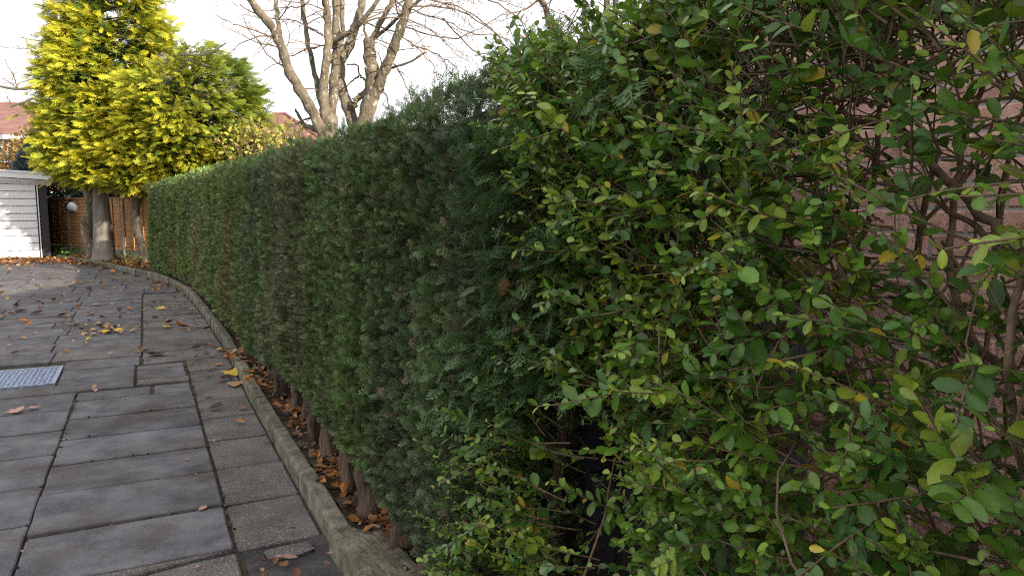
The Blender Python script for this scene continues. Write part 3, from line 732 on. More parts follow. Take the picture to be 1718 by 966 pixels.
for r_, (vis, i) in enumerate(score):
    s, z = cand[i]
    if vis == 0 and nb < 290:
        o = bpy.data.objects.new('brick', random.choice(variants)); COL.objects.link(o); o.parent = wallo
        o.matrix_parent_inverse = Matrix.Identity(4)
        o.matrix_local = Matrix.Translation(P(s, WL + random.uniform(-.002, .002), z)) @ Mrot
        nb += 1
    else:
        Mx = Matrix.Translation(P(s, WL, z)) @ Mrot; bricks_rest.add([Mx @ Vector(p) for p in bvs], bfs)
br = bricks_rest.build('bricks', MT['brick'], world_parent=house); br['kind'] = 'stuff'

gate = empty('side_gate', P(1.9, 1.75, 0), 'dark weathered board gate between the black post and the brick house', 'gate')
for i in range(8):
    l = 1.31 + i*.108
    mb = MB(); slbox(mb, 1.90 + random.uniform(-.004,.004), 1.922, l, l + .103, .05, 1.36 + random.uniform(-.015,.015)); mb.build('board', MT['greywood'], world_parent=gate)
for z in (.25, 1.1):
    mb = MB(); slbox(mb, 1.924, 1.965, 1.31, 2.17, z, z + .09); mb.build('rail', MT['greywood'], world_parent=gate)
gp = empty('gate_post', P(1.88, 1.23, 0), 'square black painted timber gate post in the gap of the privet', 'post')
mb = MB(); slbox(mb, 1.83, 1.93, 1.18, 1.28, 0, 1.42); mb.build('shaft', MT['blackwood'], world_parent=gp)
mb = MB(); slbox(mb, 1.815, 1.945, 1.165, 1.295, 1.42, 1.45); mb.build('cap', MT['blackwood'], world_parent=gp)
mb = MB(); slbox(mb, 1.79, 1.828, 1.155, 1.235, .0, .80); mb.build('stop_strip', MT['blackwood'], world_parent=gp)

# ------------------------------------------------------------------ garage
gr = empty('garage', Vector((-14.3, 22.9, 0)), 'white flat roofed garage with a ribbed up and over door', 'garage')
gr.rotation_euler = (0, 0, R(32.5))   # local x to the right along the front, y to the back
GW, GD = 3.0, 5.4
mb = MB(); mb.box((-GW, .06, 0), (0, GD, 2.34)); mb.build('wall', MT['pier'], gr)
mb = MB(); mb.box((-.20, -.09, 0), (.0, .055, 2.27)); mb.build('pier', MT['pier'], gr)
mb = MB(); mb.box((-GW, -.09, 0), (-GW + .2, .055, 2.27)); mb.build('pier', MT['pier'], gr)
def slant(x): return -.055*x
mb = MB()
x0, x1, y0, y1 = -GW - .15, .17, -.36, GD + .1
def prism(mb, x0, x1, y0, y1, zf0, zf1, zb0=None, zb1=None):
    vs = [(x, y, zf0(x) if k == 0 else zf1(x)) for k in (0, 1) for (x, y) in ((x0,y0),(x1,y0),(x1,y1),(x0,y1))]
    mb.add(vs, [(3,2,1,0),(4,5,6,7),(0,1,5,4),(1,2,6,5),(2,3,7,6),(3,0,4,7)])
prism(mb, x0, x1, y0 + .03, y1, lambda x: 2.36 + slant(x), lambda x: 2.56 + slant(x)); mb.build('roof_deck', MT['felt'], gr)
mb = MB(); prism(mb, x0, x1, y0, y0 + .026, lambda x: 2.38 + slant(x), lambda x: 2.56 + slant(x)); f1 = mb.build('fascia', MT['white'], gr)
mb = MB(); prism(mb, x0 - .01, x1 + .01, y0 - .03, y0 - .002, lambda x: 2.535 + slant(x), lambda x: 2.60 + slant(x)); mb.build('roof_edge', MT['white_trim'], gr)
mb = MB(); prism(mb, x1 - .02, x1 + .004, y0 + .03, y1, lambda x: 2.38 + slant(x), lambda x: 2.58 + slant(x)); mb.build('side_fascia', MT['white'], gr)
mb = MB(); mb.add([(x0, y0 + .03, 2.355 + slant(x0)), (x1, y0 + .03, 2.355 + slant(x1)), (x1 - .06, -.05, 2.2 + slant(x1)), (x0, -.05, 2.2 + slant(x0)), (x0, y0+.05, 2.358+slant(x0)), (x1, y0+.05, 2.358+slant(x1)), (x1-.06, -.03, 2.21+slant(x1)), (x0, -.03, 2.21+slant(x0))], [(0,3,2,1),(4,5,6,7),(0,1,5,4),(2,3,7,6),(1,2,6,5),(3,0,4,7)])
mb.build('soffit', MT['white_trim'], gr)
door = empty('door', (0, 0, 0)); door.parent = gr
nP = 10; dh = 2.24/nP
for i in range(nP):
    mb = MB(); z0, z1 = .02 + i*dh, .02 + (i+1)*dh - .015
    x0_, x1_ = -GW + .23, -.295
    mb.add([(x0_,-.005,z0),(x1_,-.005,z0),(x1_,-.028,z0+.012),(x0_,-.028,z0+.012),(x1_,-.022,z1-.02),(x0_,-.022,z1-.02),(x1_,-.003,z1),(x0_,-.003,z1)], [(0,1,2,3),(3,2,4,5),(5,4,6,7)])
    mb.build('door_panel', MT['white'], door)
mb = MB(); mb.box((-GW+.22, .0, .0), (-.28, .05, 2.30)); mb.build('door_backing', MT['felt'], door)
mb = MB(); mb.box((-.276, -.05, 0), (-.262, .05, 2.27)); mb.build('door_frame', MT['pier'], gr)
mb = MB(); mb.box((-.258, -.075, 0), (-.228, .05, 2.27)); mb.build('door_frame', MT['white'], gr)
mb = MB(); mb.box((-1.72, -.06, .92), (-1.60, -.03, .95)); mb.box((-1.67,-.045,.85),(-1.65,-.03,.95)); mb.build('handle', MT['galv'], door)
sheet('concrete_apron', [Vector((-17.9,20.6))[:], Vector((-14.2,22.45))[:], Vector((-14.45,23.0))[:], Vector((-18.2,21.1))[:]], .004, MT['slab_rough'])

# ------------------------------------------------------------------ timber fence behind the trees
FA, FB = Vector((-15.9, 25.35, 0)), Vector((-11.3, 21.8, 0)); FD = (FB - FA).normalized()
fence = empty('timber_fence', FA, 'orange brown lap panel timber fence on mossy concrete boards behind the trees', 'fence')
fence.rotation_euler = (0, 0, math.atan2(FD.y, FD.x))
pw = 1.86; np_ = 6
for k in range(np_):
    x = k*pw
    mb = MB(); mb.box((x - .05, -.05, 0), (x + .05, .05, 1.93 if k != 3 else 2.0)); mb.build('post', MT['post'] if k else MT['greywood'], fence)
    mb = MB(); mb.box((x + .055, -.02, 0), (x + pw - .055, .025, .29)); mb.build('gravel_board', MT['gravelboard'], fence)
    for i in range(14):
        z = .30 + i*.107; w = random.uniform(-.004, .004)
        mb = MB(); mb.add([(x+.055,-.028,z+w),(x+pw-.055,-.028,z-w),(x+pw-.055,-.010,z+.118),(x+.055,-.010,z+.118),(x+.055,.0,z+w),(x+pw-.055,.0,z-w),(x+pw-.055,.004,z+.118),(x+.055,.004,z+.118)], [(0,1,2,3),(5,4,7,6),(0,4,5,1),(3,2,6,7),(1,5,6,2),(0,3,7,4)])
        mb.build('lap_board', MT['fence'], fence)
    for xb in (.08, pw*.34, pw*.66, pw - .115):
        mb = MB(); mb.box((x + xb, -.05, .31), (x + xb + .035, -.030, 1.80)); mb.build('batten', MT['fence'], fence)
    mb = MB(); mb.box((x + .05, -.055, 1.805), (x + pw - .05, .03, 1.845)); mb.build('capping', MT['fence'], fence)

# white pot hung on the fence with a black frilled rim
pc = atY(124, 348, 23.9)
pot = empty('hanging_pot', pc, 'small white plastic pot with a black frilled rim hung sideways on the fence', 'pot')
ax = Vector((.86, -.45, -.18)).normalized(); sd_ = ax.cross(Vector((0, 0, 1))).normalized(); u2 = sd_.cross(ax)
mb = MB(); mb.tube([ax*t for t in (-.14, -.10, .10, .16, .22, .225)], [.15, .165, .125, .11, .105, .02], 18); mb.build('pot_body', MT['white'], pot, smooth=True)
mb = MB(); n = 28; vs = []
for k in range(n):
    an = 2*math.pi*k/n; r = .17 if k % 2 else .27
    vs += [sd_*(r*math.cos(an)) + u2*(r*math.sin(an)) - ax*(.10 + (.03 if k % 2 == 0 else 0)), sd_*(.10*math.cos(an)) + u2*(.10*math.sin(an)) - ax*.13]
mb.add(vs, [(2*k, 2*((k+1)%n), 2*((k+1)%n)+1, 2*k+1) for k in range(n)]); mb.build('frilled_rim', MT['blackplastic'], pot)
mb = MB(); mb.tube([-ax*.14 + u2*.05, -ax*.30 + u2*.12, -ax*.34 + u2*.05], .008, 6); mb.build('hook', MT['blackplastic'], pot)

# ------------------------------------------------------------------ golden conifers
def crown(parent, cx, cy, prof, n_cl, per, size, lean=(0, 0), holes=(), seed=1, green_side=0.0):
    rng = np.random.default_rng(seed); zs = [p[0] for p in prof]; rs = [p[1] for p in prof]
    z = rng.uniform(zs[0], zs[-1], n_cl*3); rad = np.interp(z, zs, rs); keepm = rng.random(n_cl*3) < (rad/max(rs))**1.0
    z, rad = z[keepm][:n_cl], rad[keepm][:n_cl]; n = len(z); th = rng.uniform(0, 2*np.pi, n)
    lob = 1 + .10*np.sin(3*th + z*1.3) + .08*np.sin(7*th - z*2.2) + rng.normal(0, .05, n)
    q = np.where(rng.random(n) < .66, rng.uniform(.86, 1.04, n), rng.uniform(.35, .86, n))
    rr = rad*lob*q; hz = (z - zs[0])/(zs[-1] - zs[0])
    C = np.c_[cx + lean[0]*hz + rr*np.cos(th), cy + lean[1]*hz + rr*np.sin(th), z]
    okk = np.ones(n, bool)
    for (hx, hy, hz_, hr) in holes: okk &= np.linalg.norm((C - np.array([hx, hy, hz_]))*np.array([1, .35, 1]), axis=1) > hr
    C, th, q, hz, rad = C[okk], th[okk], q[okk], hz[okk], rad[okk]; n = len(C)
    rdir = np.c_[np.cos(th), np.sin(th), np.zeros(n)]
    # each clump a flat drooping plume of sprays
    idx = np.repeat(np.arange(n), per); N = len(idx); t = rng.uniform(-.5, .5, N)
    tang = np.c_[-np.sin(th), np.cos(th), np.zeros(n)]
    X = C[idx] + tang[idx]*(t*.55)[:, None] + rdir[idx]*rng.normal(0, .14, N)[:, None] + ZV3*(rng.normal(0, .055, N) - .25*np.abs(t)*.5)[:, None]
    d = rdir[idx]*rng.uniform(.6, 1.1, N)[:, None] + tang[idx]*(t*1.1 + rng.normal(0, .25, N))[:, None] + ZV3*rng.normal(.02, .28, N)[:, None]
    d += ZV3*(hz[idx]*.35 - .30)[:, None]
    nr = ZV3*.75 + rng.normal(0, .4, (N, 3)) + rdir[idx]*.75
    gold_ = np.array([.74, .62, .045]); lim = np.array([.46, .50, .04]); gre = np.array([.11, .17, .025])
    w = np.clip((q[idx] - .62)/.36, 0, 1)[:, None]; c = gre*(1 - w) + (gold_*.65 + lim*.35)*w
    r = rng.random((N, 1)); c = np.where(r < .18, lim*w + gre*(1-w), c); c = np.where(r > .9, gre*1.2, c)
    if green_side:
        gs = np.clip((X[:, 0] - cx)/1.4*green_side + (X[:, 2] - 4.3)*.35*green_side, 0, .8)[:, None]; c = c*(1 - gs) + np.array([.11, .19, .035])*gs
    c = c*rng.uniform(.75, 1.2, (N, 1))
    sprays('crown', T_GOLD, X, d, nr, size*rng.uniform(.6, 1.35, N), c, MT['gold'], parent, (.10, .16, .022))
    return C, rdir
TA, TB = Vector((-12.17, 21.35, 0)), Vector((-11.45, 20.78, 0))
gA = empty('golden_conifer', TB, 'tall golden yellow conifer with two bare grey trunks by the fence', 'tree')
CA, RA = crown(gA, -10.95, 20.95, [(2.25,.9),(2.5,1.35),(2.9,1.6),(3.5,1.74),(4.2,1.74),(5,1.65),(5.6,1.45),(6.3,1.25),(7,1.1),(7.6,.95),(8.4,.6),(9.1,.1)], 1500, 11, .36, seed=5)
def pxline(pts, Y): return [atY(a, b, Y) for a, b in pts]
def smooth(pts, k=1):
    for _ in range(k): pts = [pts[0]] + [x for a, b in zip(pts, pts[1:]) for x in (a*.75 + b*.25, a*.25 + b*.75)] + [pts[-1]]
    return pts
def taper(n, a, b, e=1.0): return [a + (b - a)*(i/(n-1))**e for i in range(n)]
g0 = TB.copy(); 
mb = MB(); pts = smooth([Vector((-11.45,20.75,-.05)), Vector((-11.45,20.76,.3)), Vector((-11.47,20.78,1.2)), Vector((-11.47,20.82,2.4)), Vector((-11.35,20.9,4.5)), Vector((-11.25,20.95,8.6))], 2)
mb.tube(pts, [max(.05, .36 - .055*i/len(pts)*6 if i > 3 else .40 - .015*i) for i in range(len(pts))], 20, flute=.07); mb.build('trunk', MT['grey_bark'], smooth=True, world_parent=gA)
mb = MB(); pts = smooth([Vector((-12.12,21.3,-.05)), Vector((-12.10,21.28,.4)), Vector((-12.28,21.3,1.05)), Vector((-12.02,21.3,1.45)), Vector((-12.08,21.25,2.3)), Vector((-11.9,21.2,4.6))], 2)
mb.tube(pts, [.205 - .012*i if i < 5 else .16 for i in range(len(pts))], 16, flute=.05); mb.build('trunk', MT['pale_bark'], smooth=True, world_parent=gA)
mb = MB()
for i in range(0, len(CA), 4):
    c, r = Vector(CA[i]), Vector(RA[i]); z = max(2.3, c.z - random.uniform(.2, .6)); p = Vector((-11.35, 20.88, z)); mb.tube([p, (p + c)/2 + Vector((0, 0, .08)), c], [.035, .022, .006], 5, cap=False)
mb.build('branches', MT['dark_bark'], world_parent=gA)
gB = empty('golden_conifer', Vector((-10.35, 20.5, 0)), 'broad lower golden conifer with sawn off limbs rising behind the hedge end', 'tree')
st = atY(277, 105, 20.2)
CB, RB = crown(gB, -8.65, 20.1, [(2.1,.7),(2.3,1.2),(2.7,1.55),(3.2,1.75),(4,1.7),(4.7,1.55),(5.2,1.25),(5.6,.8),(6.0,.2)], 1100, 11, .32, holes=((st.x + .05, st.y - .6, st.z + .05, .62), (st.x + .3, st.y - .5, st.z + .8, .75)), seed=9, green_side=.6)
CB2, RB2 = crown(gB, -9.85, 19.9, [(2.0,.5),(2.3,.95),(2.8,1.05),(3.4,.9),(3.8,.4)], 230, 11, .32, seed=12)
mb = MB(); pts = smooth([atY(248, 445, 20.2), atY(238, 412, 20.2), atY(228, 385, 20.2), atY(226, 350, 20.2), atY(236, 318, 20.2), atY(262, 280, 20.2), atY(272, 200, 20.2), atY(276, 150, 20.2), atY(277, 92, 20.2)], 2)
mb.tube(pts, taper(len(pts), .11, .11), 12, flute=.05); mb.build('trunk', MT['dark_bark'], smooth=True, world_parent=gB)
mb = MB(); mb.tube(smooth([atY(276,150,20.1), atY(277,120,20.1), atY(277,97,20.1)], 1), .17, 14, flute=.06); mb.tube([atY(252,160,20.2), atY(252,125,20.2)], .10, 10); mb.tube(smooth([atY(250,152,20.2), atY(262,112,20.2), atY(280,93,20.1)], 2), .075, 10)
mb.build('sawn_limb', MT['grey_bark'], smooth=True, world_parent=gB)
mb = MB()
for a in ([(280,100),(300,98),(330,104),(352,112)], [(281,104),(310,112),(330,128)], [(282,98),(305,90),(345,95),(380,72)], [(330,150),(345,165),(365,160),(400,140)]):
    pts = smooth([atY(q[0], q[1], 19.0) for q in a], 2); mb.tube(pts, taper(len(pts), .045, .015), 6, cap=False)
for C_ in (CB, CB2):
    for i in range(0, len(C_), 4):
        c = Vector(C_[i]); p = Vector((-8.9 if C_ is CB else -9.8, 20.1, max(2.3, c.z - random.uniform(.1, .5)))); mb.tube([p, (p+c)/2 + Vector((0,0,.06)), c], [.03, .02, .006], 5, cap=False)
mb.build('branches', MT['dark_bark'], world_parent=gB)

# ------------------------------------------------------------------ bare trees behind the hedge
class Bare:
    def __init__(self, name, Y, base, label, bark):
        self.Y = Y; self.st = MB(); self.tw = MB(); self.seedp = []; self.bark = bark
        self.root = empty(name, Vector((base.x, base.y, 0)), label, 'tree', 'bare trees behind the hedge'); self.tips = []
    def stemline(self, pts, w0, w1, dY=0.0, ext=0.0, bark=None, twigs=0, n=10):
        Y = self.Y; k = len(pts)
        q = [atY(a, b, Y + dY*i/(k-1)) for i, (a, b) in enumerate(pts)]
        if ext: 
            dv = (q[-1] - q[-2]).normalized()
            q += [q[-1] + dv*ext*.5 + Vector((random.gauss(0,.1), random.gauss(0,.1), .05)), q[-1] + dv*ext + Vector((random.gauss(0,.2), random.gauss(0,.2), .1))]
        q = smooth(q, 2); m = len(q); rr = taper(m, w0*Y/F_PX/2, w1*Y/F_PX/2)
        if ext: rr = [r if i < m*.72 else r*(1 - .65*(i - m*.72)/(m*.28)) for i, r in enumerate(rr)]
        rr = [r*(1 + .10*math.sin(i*1.9 + w0)) for i, r in enumerate(rr)]
        self.st.tube([p + Vector((random.gauss(0,.008), random.gauss(0,.01), 0)) for p in q], rr, n, flute=.05)
        for _ in range(twigs):
            i = random.randrange(m//3, m); self.twig(q[i], None, random.uniform(.5, 1.5), .012, 0)
        return q
    def twig(self, p, d, ln, r, depth, droop=.03):
        if d is None: d = Vector((random.gauss(0, 1), random.gauss(0, .8), random.uniform(-.1, 1)))
        d = d.normalized(); n = max(4, int(ln/.12)); pts = [p.copy()]; rad = [r]
        for i in range(n):
            d = (d + Vector((random.gauss(0, .13), random.gauss(0, .13), random.gauss(0, .11) - droop*.3))).normalized(); p = p + d*(ln/n); pts.append(p.copy()); rad.append(max(r*(1 - .75*(i+1)/n), .0028))
            if depth < 2 and random.random() < .42: self.twig(p, d + Vector((random.gauss(0,.6), random.gauss(0,.6), random.gauss(0,.5))), ln*random.uniform(.25, .55), rad[-1]*.7, depth + 1, droop)
        self.tw.tube(pts, rad, 4 if r > .008 else 3, cap=False); self.tips.append((p, depth))
    def twigline(self, pts, w0, w1, dY=0.0, sub=6, ln=.7, droop=.1):
        q = smooth([atY(a, b, self.Y + dY) for a, b in pts], 2); m = len(q); rr = taper(m, w0*self.Y/F_PX/2, w1*self.Y/F_PX/2)
        self.tw.tube([p + Vector((random.gauss(0,.01), random.gauss(0,.02), random.gauss(0,.01))) for p in q], rr, 5, cap=False)
        for _ in range(sub):
            i = random.randrange(2, m); dv = (q[i] - q[i-1]).normalized(); self.twig(q[i], dv + Vector((random.gauss(0,.7), random.gauss(0,.6), random.gauss(-.05,.5))), ln*random.uniform(.4, 1.2), max(rr[i]*.6, .004), 1, droop)
    def done(self, seeds=None):
        self.st.build('trunk', self.bark, smooth=True, world_parent=self.root)
        if self.tw.v: self.tw.build('crown', MT['twig'], world_parent=self.root)
        if seeds:
            (x0, x1, y0, y1, n) = seeds; T = leaf_template(.16, .0, -.1); tips = [p for p, dpt in self.tips]
            px, py, dd = pix(np.array([tuple(p) for p in tips])); sel = [i for i in range(len(tips)) if x0 < px[i] < x1 and y0 < py[i] < y1]
            if sel:
                sel = random.sample(sel, min(len(sel), n)); X = np.vstack([np.array(tips[i])[None] + RNG.normal(0, .05, (9, 3)) for i in sel]); N = len(X)
                V, F, idx = stamp(T, X, frames(-ZV3 + RNG.normal(0, .5, (N, 3)), RNG.normal(0, 1, (N, 3))), .045*RNG.uniform(.6, 1.3, N))
                np_mesh('seed_clusters', V, F, (np.array([[.36, .22, .13]])*RNG.uniform(.6, 1.2, (N, 1)))[idx], MT['shrub'], self.root)['kind'] = 'stuff'
random.seed(33)
t1 = Bare('bare_tree', 12.0, atY(551, 260, 12), 'bare multi stemmed tree with pale mottled bark and a stubby left side limb', MT['pale_bark'])
t1.stemline([(553,330),(552,270),(551,225),(552,195)], 34, 26, n=14)
t1.stemline([(548,232),(541,224),(523,183),(504,152),(482,118),(473,78),(455,43),(433,19),(420,0)], 20, 8, dY=-.8, ext=1.5, twigs=7)
t1.stemline([(474,80),(470,62),(465,31),(463,0)], 8, 6, ext=1.5, twigs=4)
t1.stemline([(540,190),(538,168),(529,130),(520,93),(513,50),(507,0)], 9, 7, dY=.3, ext=2, twigs=5)
t1.stemline([(548,215),(546,190),(541,146),(548,109),(551,68),(548,19),(545,0)], 18, 8, dY=-.2, ext=2, twigs=5)
t1.stemline([(556,215),(555,186),(559,155),(563,118),(563,62),(563,0)], 18, 10, dY=.2, ext=2.4, twigs=5)
t1.stemline([(540,225),(526,214),(509,211),(504,199),(495,183)], 11, 3)
t1.stemline([(551,77),(565,66),(579,59),(597,48),(610,34),(635,0)], 9, 5, dY=-.6, ext=1, bark=1, twigs=4)
for l in ([(549,76),(513,82),(482,96),(440,118)], [(541,60),(512,42),(490,32),(455,34),(420,28)], [(478,112),(455,98),(420,55),(410,36)], [(473,70),(430,52),(395,42),(360,25)], [(455,43),(415,15),(385,5)], [(540,190),(500,206),(470,222)], [(470,60),(440,60),(405,70),(380,100)], [(520,0),(505,15),(480,10),(440,22)]):
    t1.twigline(l, 3.2, 1.0, dY=random.uniform(-.6,.3), sub=7, ln=.55)
t1.done()
t2 = Bare('bare_tree', 12.4, atY(608, 260, 12.4), 'bare forked tree with a mossy crotch and a sawn stub leaning over the hedge', MT['pale_bark'])
t2.stemline([(606,320),(604,270),(603,225)], 38, 31, n=14)
t2.stemline([(598,228),(594,211),(582,174),(569,140),(569,99),(585,81),(594,50),(604,25),(608,0)], 22, 10, dY=.7, ext=2, twigs=6, n=12)
t2.stemline([(572,98),(573,80),(574,62),(574,0)], 9, 7, dY=.2, ext=2, twigs=3)
t2.stemline([(606,228),(610,211),(625,161),(625,124),(622,102),(619,66)], 30, 17, dY=-.2, n=14)
t2.stemline([(622,70),(638,40),(653,12),(660,0)], 9, 7, ext=1.6, twigs=4)
t2.stemline([(616,70),(613,55),(611,37)], 5, 3)
t2.stemline([(620,168),(632,155),(644,121),(660,81),(675,40),(687,0)], 20, 10, dY=-.5, ext=2.4, twigs=7)
t2.stemline([(654,116),(660,113),(687,106),(715,87)], 5, 2.5, dY=-.3)
t2.stemline([(625,66),(647,50),(666,31),(690,12),(720,-12)], 6, 4, dY=-.6, ext=.8, twigs=4)
t2.stemline([(594,178),(596,168),(610,158),(622,142)], 11, 9, bark=1)
t2.stemline([(618,142),(612,133),(602,128),(602,108),(582,109)], 4, 2)
t2.stemline([(602,128),(590,136),(579,147)], 3, 2)
for l in ([(660,0),(700,25),(740,30),(790,60),(840,58)], [(675,40),(720,60),(765,68),(800,50),(850,20)], [(690,12),(745,10),(790,25),(850,70),(880,80)], [(600,40),(640,30),(690,32),(740,62),(770,95)], [(610,40),(660,52),(700,78),(730,110),(728,125)], [(655,100),(670,120),(690,160),(695,185)], [(643,150),(652,175),(655,198)], [(690,75),(720,85),(760,105),(770,128)], [(700,0),(760,5),(820,40),(860,95)], [(740,30),(790,85),(830,98),(880,95)], [(690,0),(730,-20),(800,-10),(880,15)], [(760,-20),(830,0),(880,40),(890,60)]):
    t2.twigline(l, 3.2, 1.0, dY=random.uniform(-.9,.2), sub=9, ln=.6, droop=.25)
t2.done(seeds=(690, 900, -20, 190, 120))
t3 = Bare('bare_tree', 14.5, atY(950, 300, 14.5), 'slim bare tree stems rising above the privet top', MT['dark_bark'])
t3.stemline([(950,330),(940,180),(932,70),(922,31),(907,0)], 13, 7, ext=2.2, twigs=8)
t3.stemline([(985,330),(984,150),(982,54),(980,0)], 11, 7, ext=2.2, twigs=7)
t3.stemline([(1018,330),(1018,150),(1018,36),(1017,0)], 13, 8, dY=.4, ext=2.2, twigs=7)
t3.stemline([(1036,330),(1034,150),(1033,28),(1033,0)], 10, 7, dY=.8, ext=2, twigs=6)
for l in ([(975,90),(956,67),(940,50),(925,31)], [(860,30),(880,75),(905,95)], [(982,40),(950,55),(915,75),(880,88)], [(1010,40),(990,20),(975,5)], [(905,0),(870,20),(850,60)]): t3.twigline(l, 4, 1.2, sub=7, ln=.6)
t3.done(seeds=(850, 960, -20, 80, 30))
t4 = Bare('bare_tree', 30.0, atY(110, 330, 30), 'far bare tree with dark spreading limbs behind the golden conifer', MT['dark_bark'])
t4.stemline([(130,330),(125,250),(115,180),(105,130),(96,75)], 14, 5, ext=1.5)
t4.stemline([(112,150),(75,143),(45,149),(25,150),(0,145)], 7, 3, dY=-1); t4.stemline([(118,175),(85,158),(55,165),(40,172),(18,179)], 6, 3, dY=-1)
for l in ([(96,75),(92,50),(88,20),(84,-5)], [(96,75),(98,50),(95,20),(96,-10)], [(110,120),(75,115),(55,80),(20,82),(-10,76)], [(70,118),(62,100),(50,82)], [(30,148),(20,120),(5,98)], [(30,150),(12,135),(-5,128)], [(100,75),(70,70),(36,63)], [(25,178),(12,165)]): t4.twigline(l, 2.2, 1.0, sub=8, ln=1.0)
t4.done()

# ------------------------------------------------------------------ far houses
def hip_house(name, cx, cy, w, d, eave, ridge, rot, label, wall):
    h = empty(name, Vector((cx, cy, 0)), label, 'house'); h.rotation_euler = (0, 0, rot)
    mb = MB(); mb.box((-w/2, -d/2, -.1), (w/2, d/2, eave)); mb.build('wall', wall, h)
    o_ = .4; rl = max(w - d, .6)/2
    mb = MB(); z0 = eave
    mb.add([(-w/2-o_,-d/2-o_,z0),(w/2+o_,-d/2-o_,z0),(w/2+o_,d/2+o_,z0),(-w/2-o_,d/2+o_,z0),(-rl,0,ridge),(rl,0,ridge)], [(0,1,5,4),(1,2,5),(2,3,4,5),(3,0,4),(3,2,1,0)])
    rf = mb.build('roof', MT['roof'], h)
    mb = MB(); mb.tube([(-rl,0,ridge+.02),(rl,0,ridge+.02)], .07, 8); mb.tube([(rl,0,ridge+.02),(w/2+o_,-d/2-o_,z0+.05)], .09, 8); mb.tube([(-rl,0,ridge+.02),(-w/2-o_,-d/2-o_,z0+.05)], .09, 8); mb.build('ridge_tiles', MT['roof'], rf)
    mb = MB(); mb.box((-w/2-o_-.05,-d/2-o_-.05,eave-.18),(w/2+o_+.05,-d/2-o_,eave+.02)); mb.build('gutter', MT['white_trim'], rf)
    return h, rf
def window(h, x, y, z, w, hh, cols=2):
    wd = empty('window', (0, 0, 0)); wd.parent = h
    mb = MB(); mb.box((x-w/2, y-.02, z), (x+w/2, y+.01, z+hh)); mb.build('pane', MT['glass'], wd)
    mb = MB()
    for a, b in (((x-w/2-.07,y-.06,z-.07),(x+w/2+.07,y-.015,z)), ((x-w/2-.07,y-.06,z+hh),(x+w/2+.07,y-.015,z+hh+.07)), ((x-w/2-.07,y-.06,z),(x-w/2,y-.015,z+hh)), ((x+w/2,y-.06,z),(x+w/2+.07,y-.015,z+hh)), ((x-w/2,y-.055,z+hh*.68),(x+w/2,y-.022,z+hh*.68+.05))): mb.box(a, b)
    for c in range(1, cols): mb.box((x-w/2+w*c/cols-.03,y-.05,z),(x-w/2+w*c/cols+.03,y-.024,z+hh*.68))
    mb.build('frame', MT['white'], wd)
h1, r1_ = hip_house('far_house', -26.3, 40.5, 10.5, 8.5, 4.95, 7.0, R(8), 'far house with red hipped roof and white windows behind the garage', MT['redbrick'])
for x in (-3.6, -1.2, 1.2, 3.6): window(h1, x, -4.27, 3.72, 1.7, 1.02)
for x in (-3.2, 0, 3.2): window(h1, x, -4.27, .9, 1.6, 1.3)
h2, r2_ = hip_house('far_house', -14.0, 45.5, 9.5, 9.0, 4.4, 7.1, R(-4), 'far house with brick chimney and red roof behind the clipped hedge', MT['redbrick'])
for x in (-3, 0, 3): window(h2, x, -4.52, 2.6, 1.5, 1.2)
ch = atY(424, 212, 43.5)
mb = MB(); hm = Matrix.Translation(h2.location) @ Matrix.Rotation(R(-4), 4, 'Z'); lc = hm.inverted() @ ch
mb.box((lc.x-.72, lc.y-.3, 5.2), (lc.x+.72, lc.y+.3, 6.95)); mb.box((lc.x-.80, lc.y-.37, 6.953), (lc.x+.80, lc.y+.37, 7.1)); chm = mb.build('chimney', MT['render'], r2_)
mb = MB(); mb.box((lc.x-.76, lc.y-.34, 5.6), (lc.x+.76, lc.y+.34, 5.85)); mb.build('flashing', MT['white_trim'], r2_)
for dx in (-.5, -.17, .17, .5):
    mb = MB(); mb.tube([(lc.x+dx, lc.y, 7.08), (lc.x+dx, lc.y, 7.2), (lc.x+dx, lc.y, 7.38), (lc.x+dx, lc.y, 7.42)], [.14, .12, .11, .14], 12); mb.build('chimney_pot', MT['terracotta'], r2_, smooth=True)

# ------------------------------------------------------------------ shrubs beyond
def shrub(name, c, rx, ry, rz, n, lsize, cols, label, seed, group=None, twig=40, cat='shrub', hollow=.4, shape='ball'):
    root = empty(name, Vector((c.x, c.y, 0)), label, cat, group); rng = np.random.default_rng(seed)
    d = rng.normal(size=(n, 3)); d /= np.linalg.norm(d, axis=1, keepdims=True)
    rr = rng.uniform(hollow, 1.0, n)**.6*(1 + .18*nz3(d, 2.5, seed)); X = np.array(c) + d*rr[:, None]*np.array([rx, ry, rz])
    X[:, 2] = np.maximum(X[:, 2], .08)
    T = leaf_template(.3, .1, -.1); ld = d*.6 + rng.normal(0, .7, (n, 3)); fr_ = frames(ld, ZV3 + rng.normal(0, .6, (n, 3)))
    V, F, idx = stamp(T, X, fr_, lsize*rng.uniform(.6, 1.3, n)); cc = np.array(cols)[rng.integers(0, len(cols), n)]*rng.uniform(.7, 1.3, (n, 1))
    np_mesh('foliage', V, F, cc[idx], MT['shrub'], root)
    mb = MB()
    for i in range(twig):
        e = Vector(X[rng.integers(n)]); b0 = Vector((c.x + rng.normal(0,.15), c.y + rng.normal(0,.15), .0)); m_ = (b0*.45 + e*.55) + Vector((rng.normal(0,.12), rng.normal(0,.12), .1)); mb.tube(smooth([b0, m_, e], 1), taper(6, .022, .005), 5, cap=False)
    mb.build('stems', MT['twig'], world_parent=root); return root
dg = [(.030,.055,.022),(.045,.075,.03),(.07,.10,.035)]
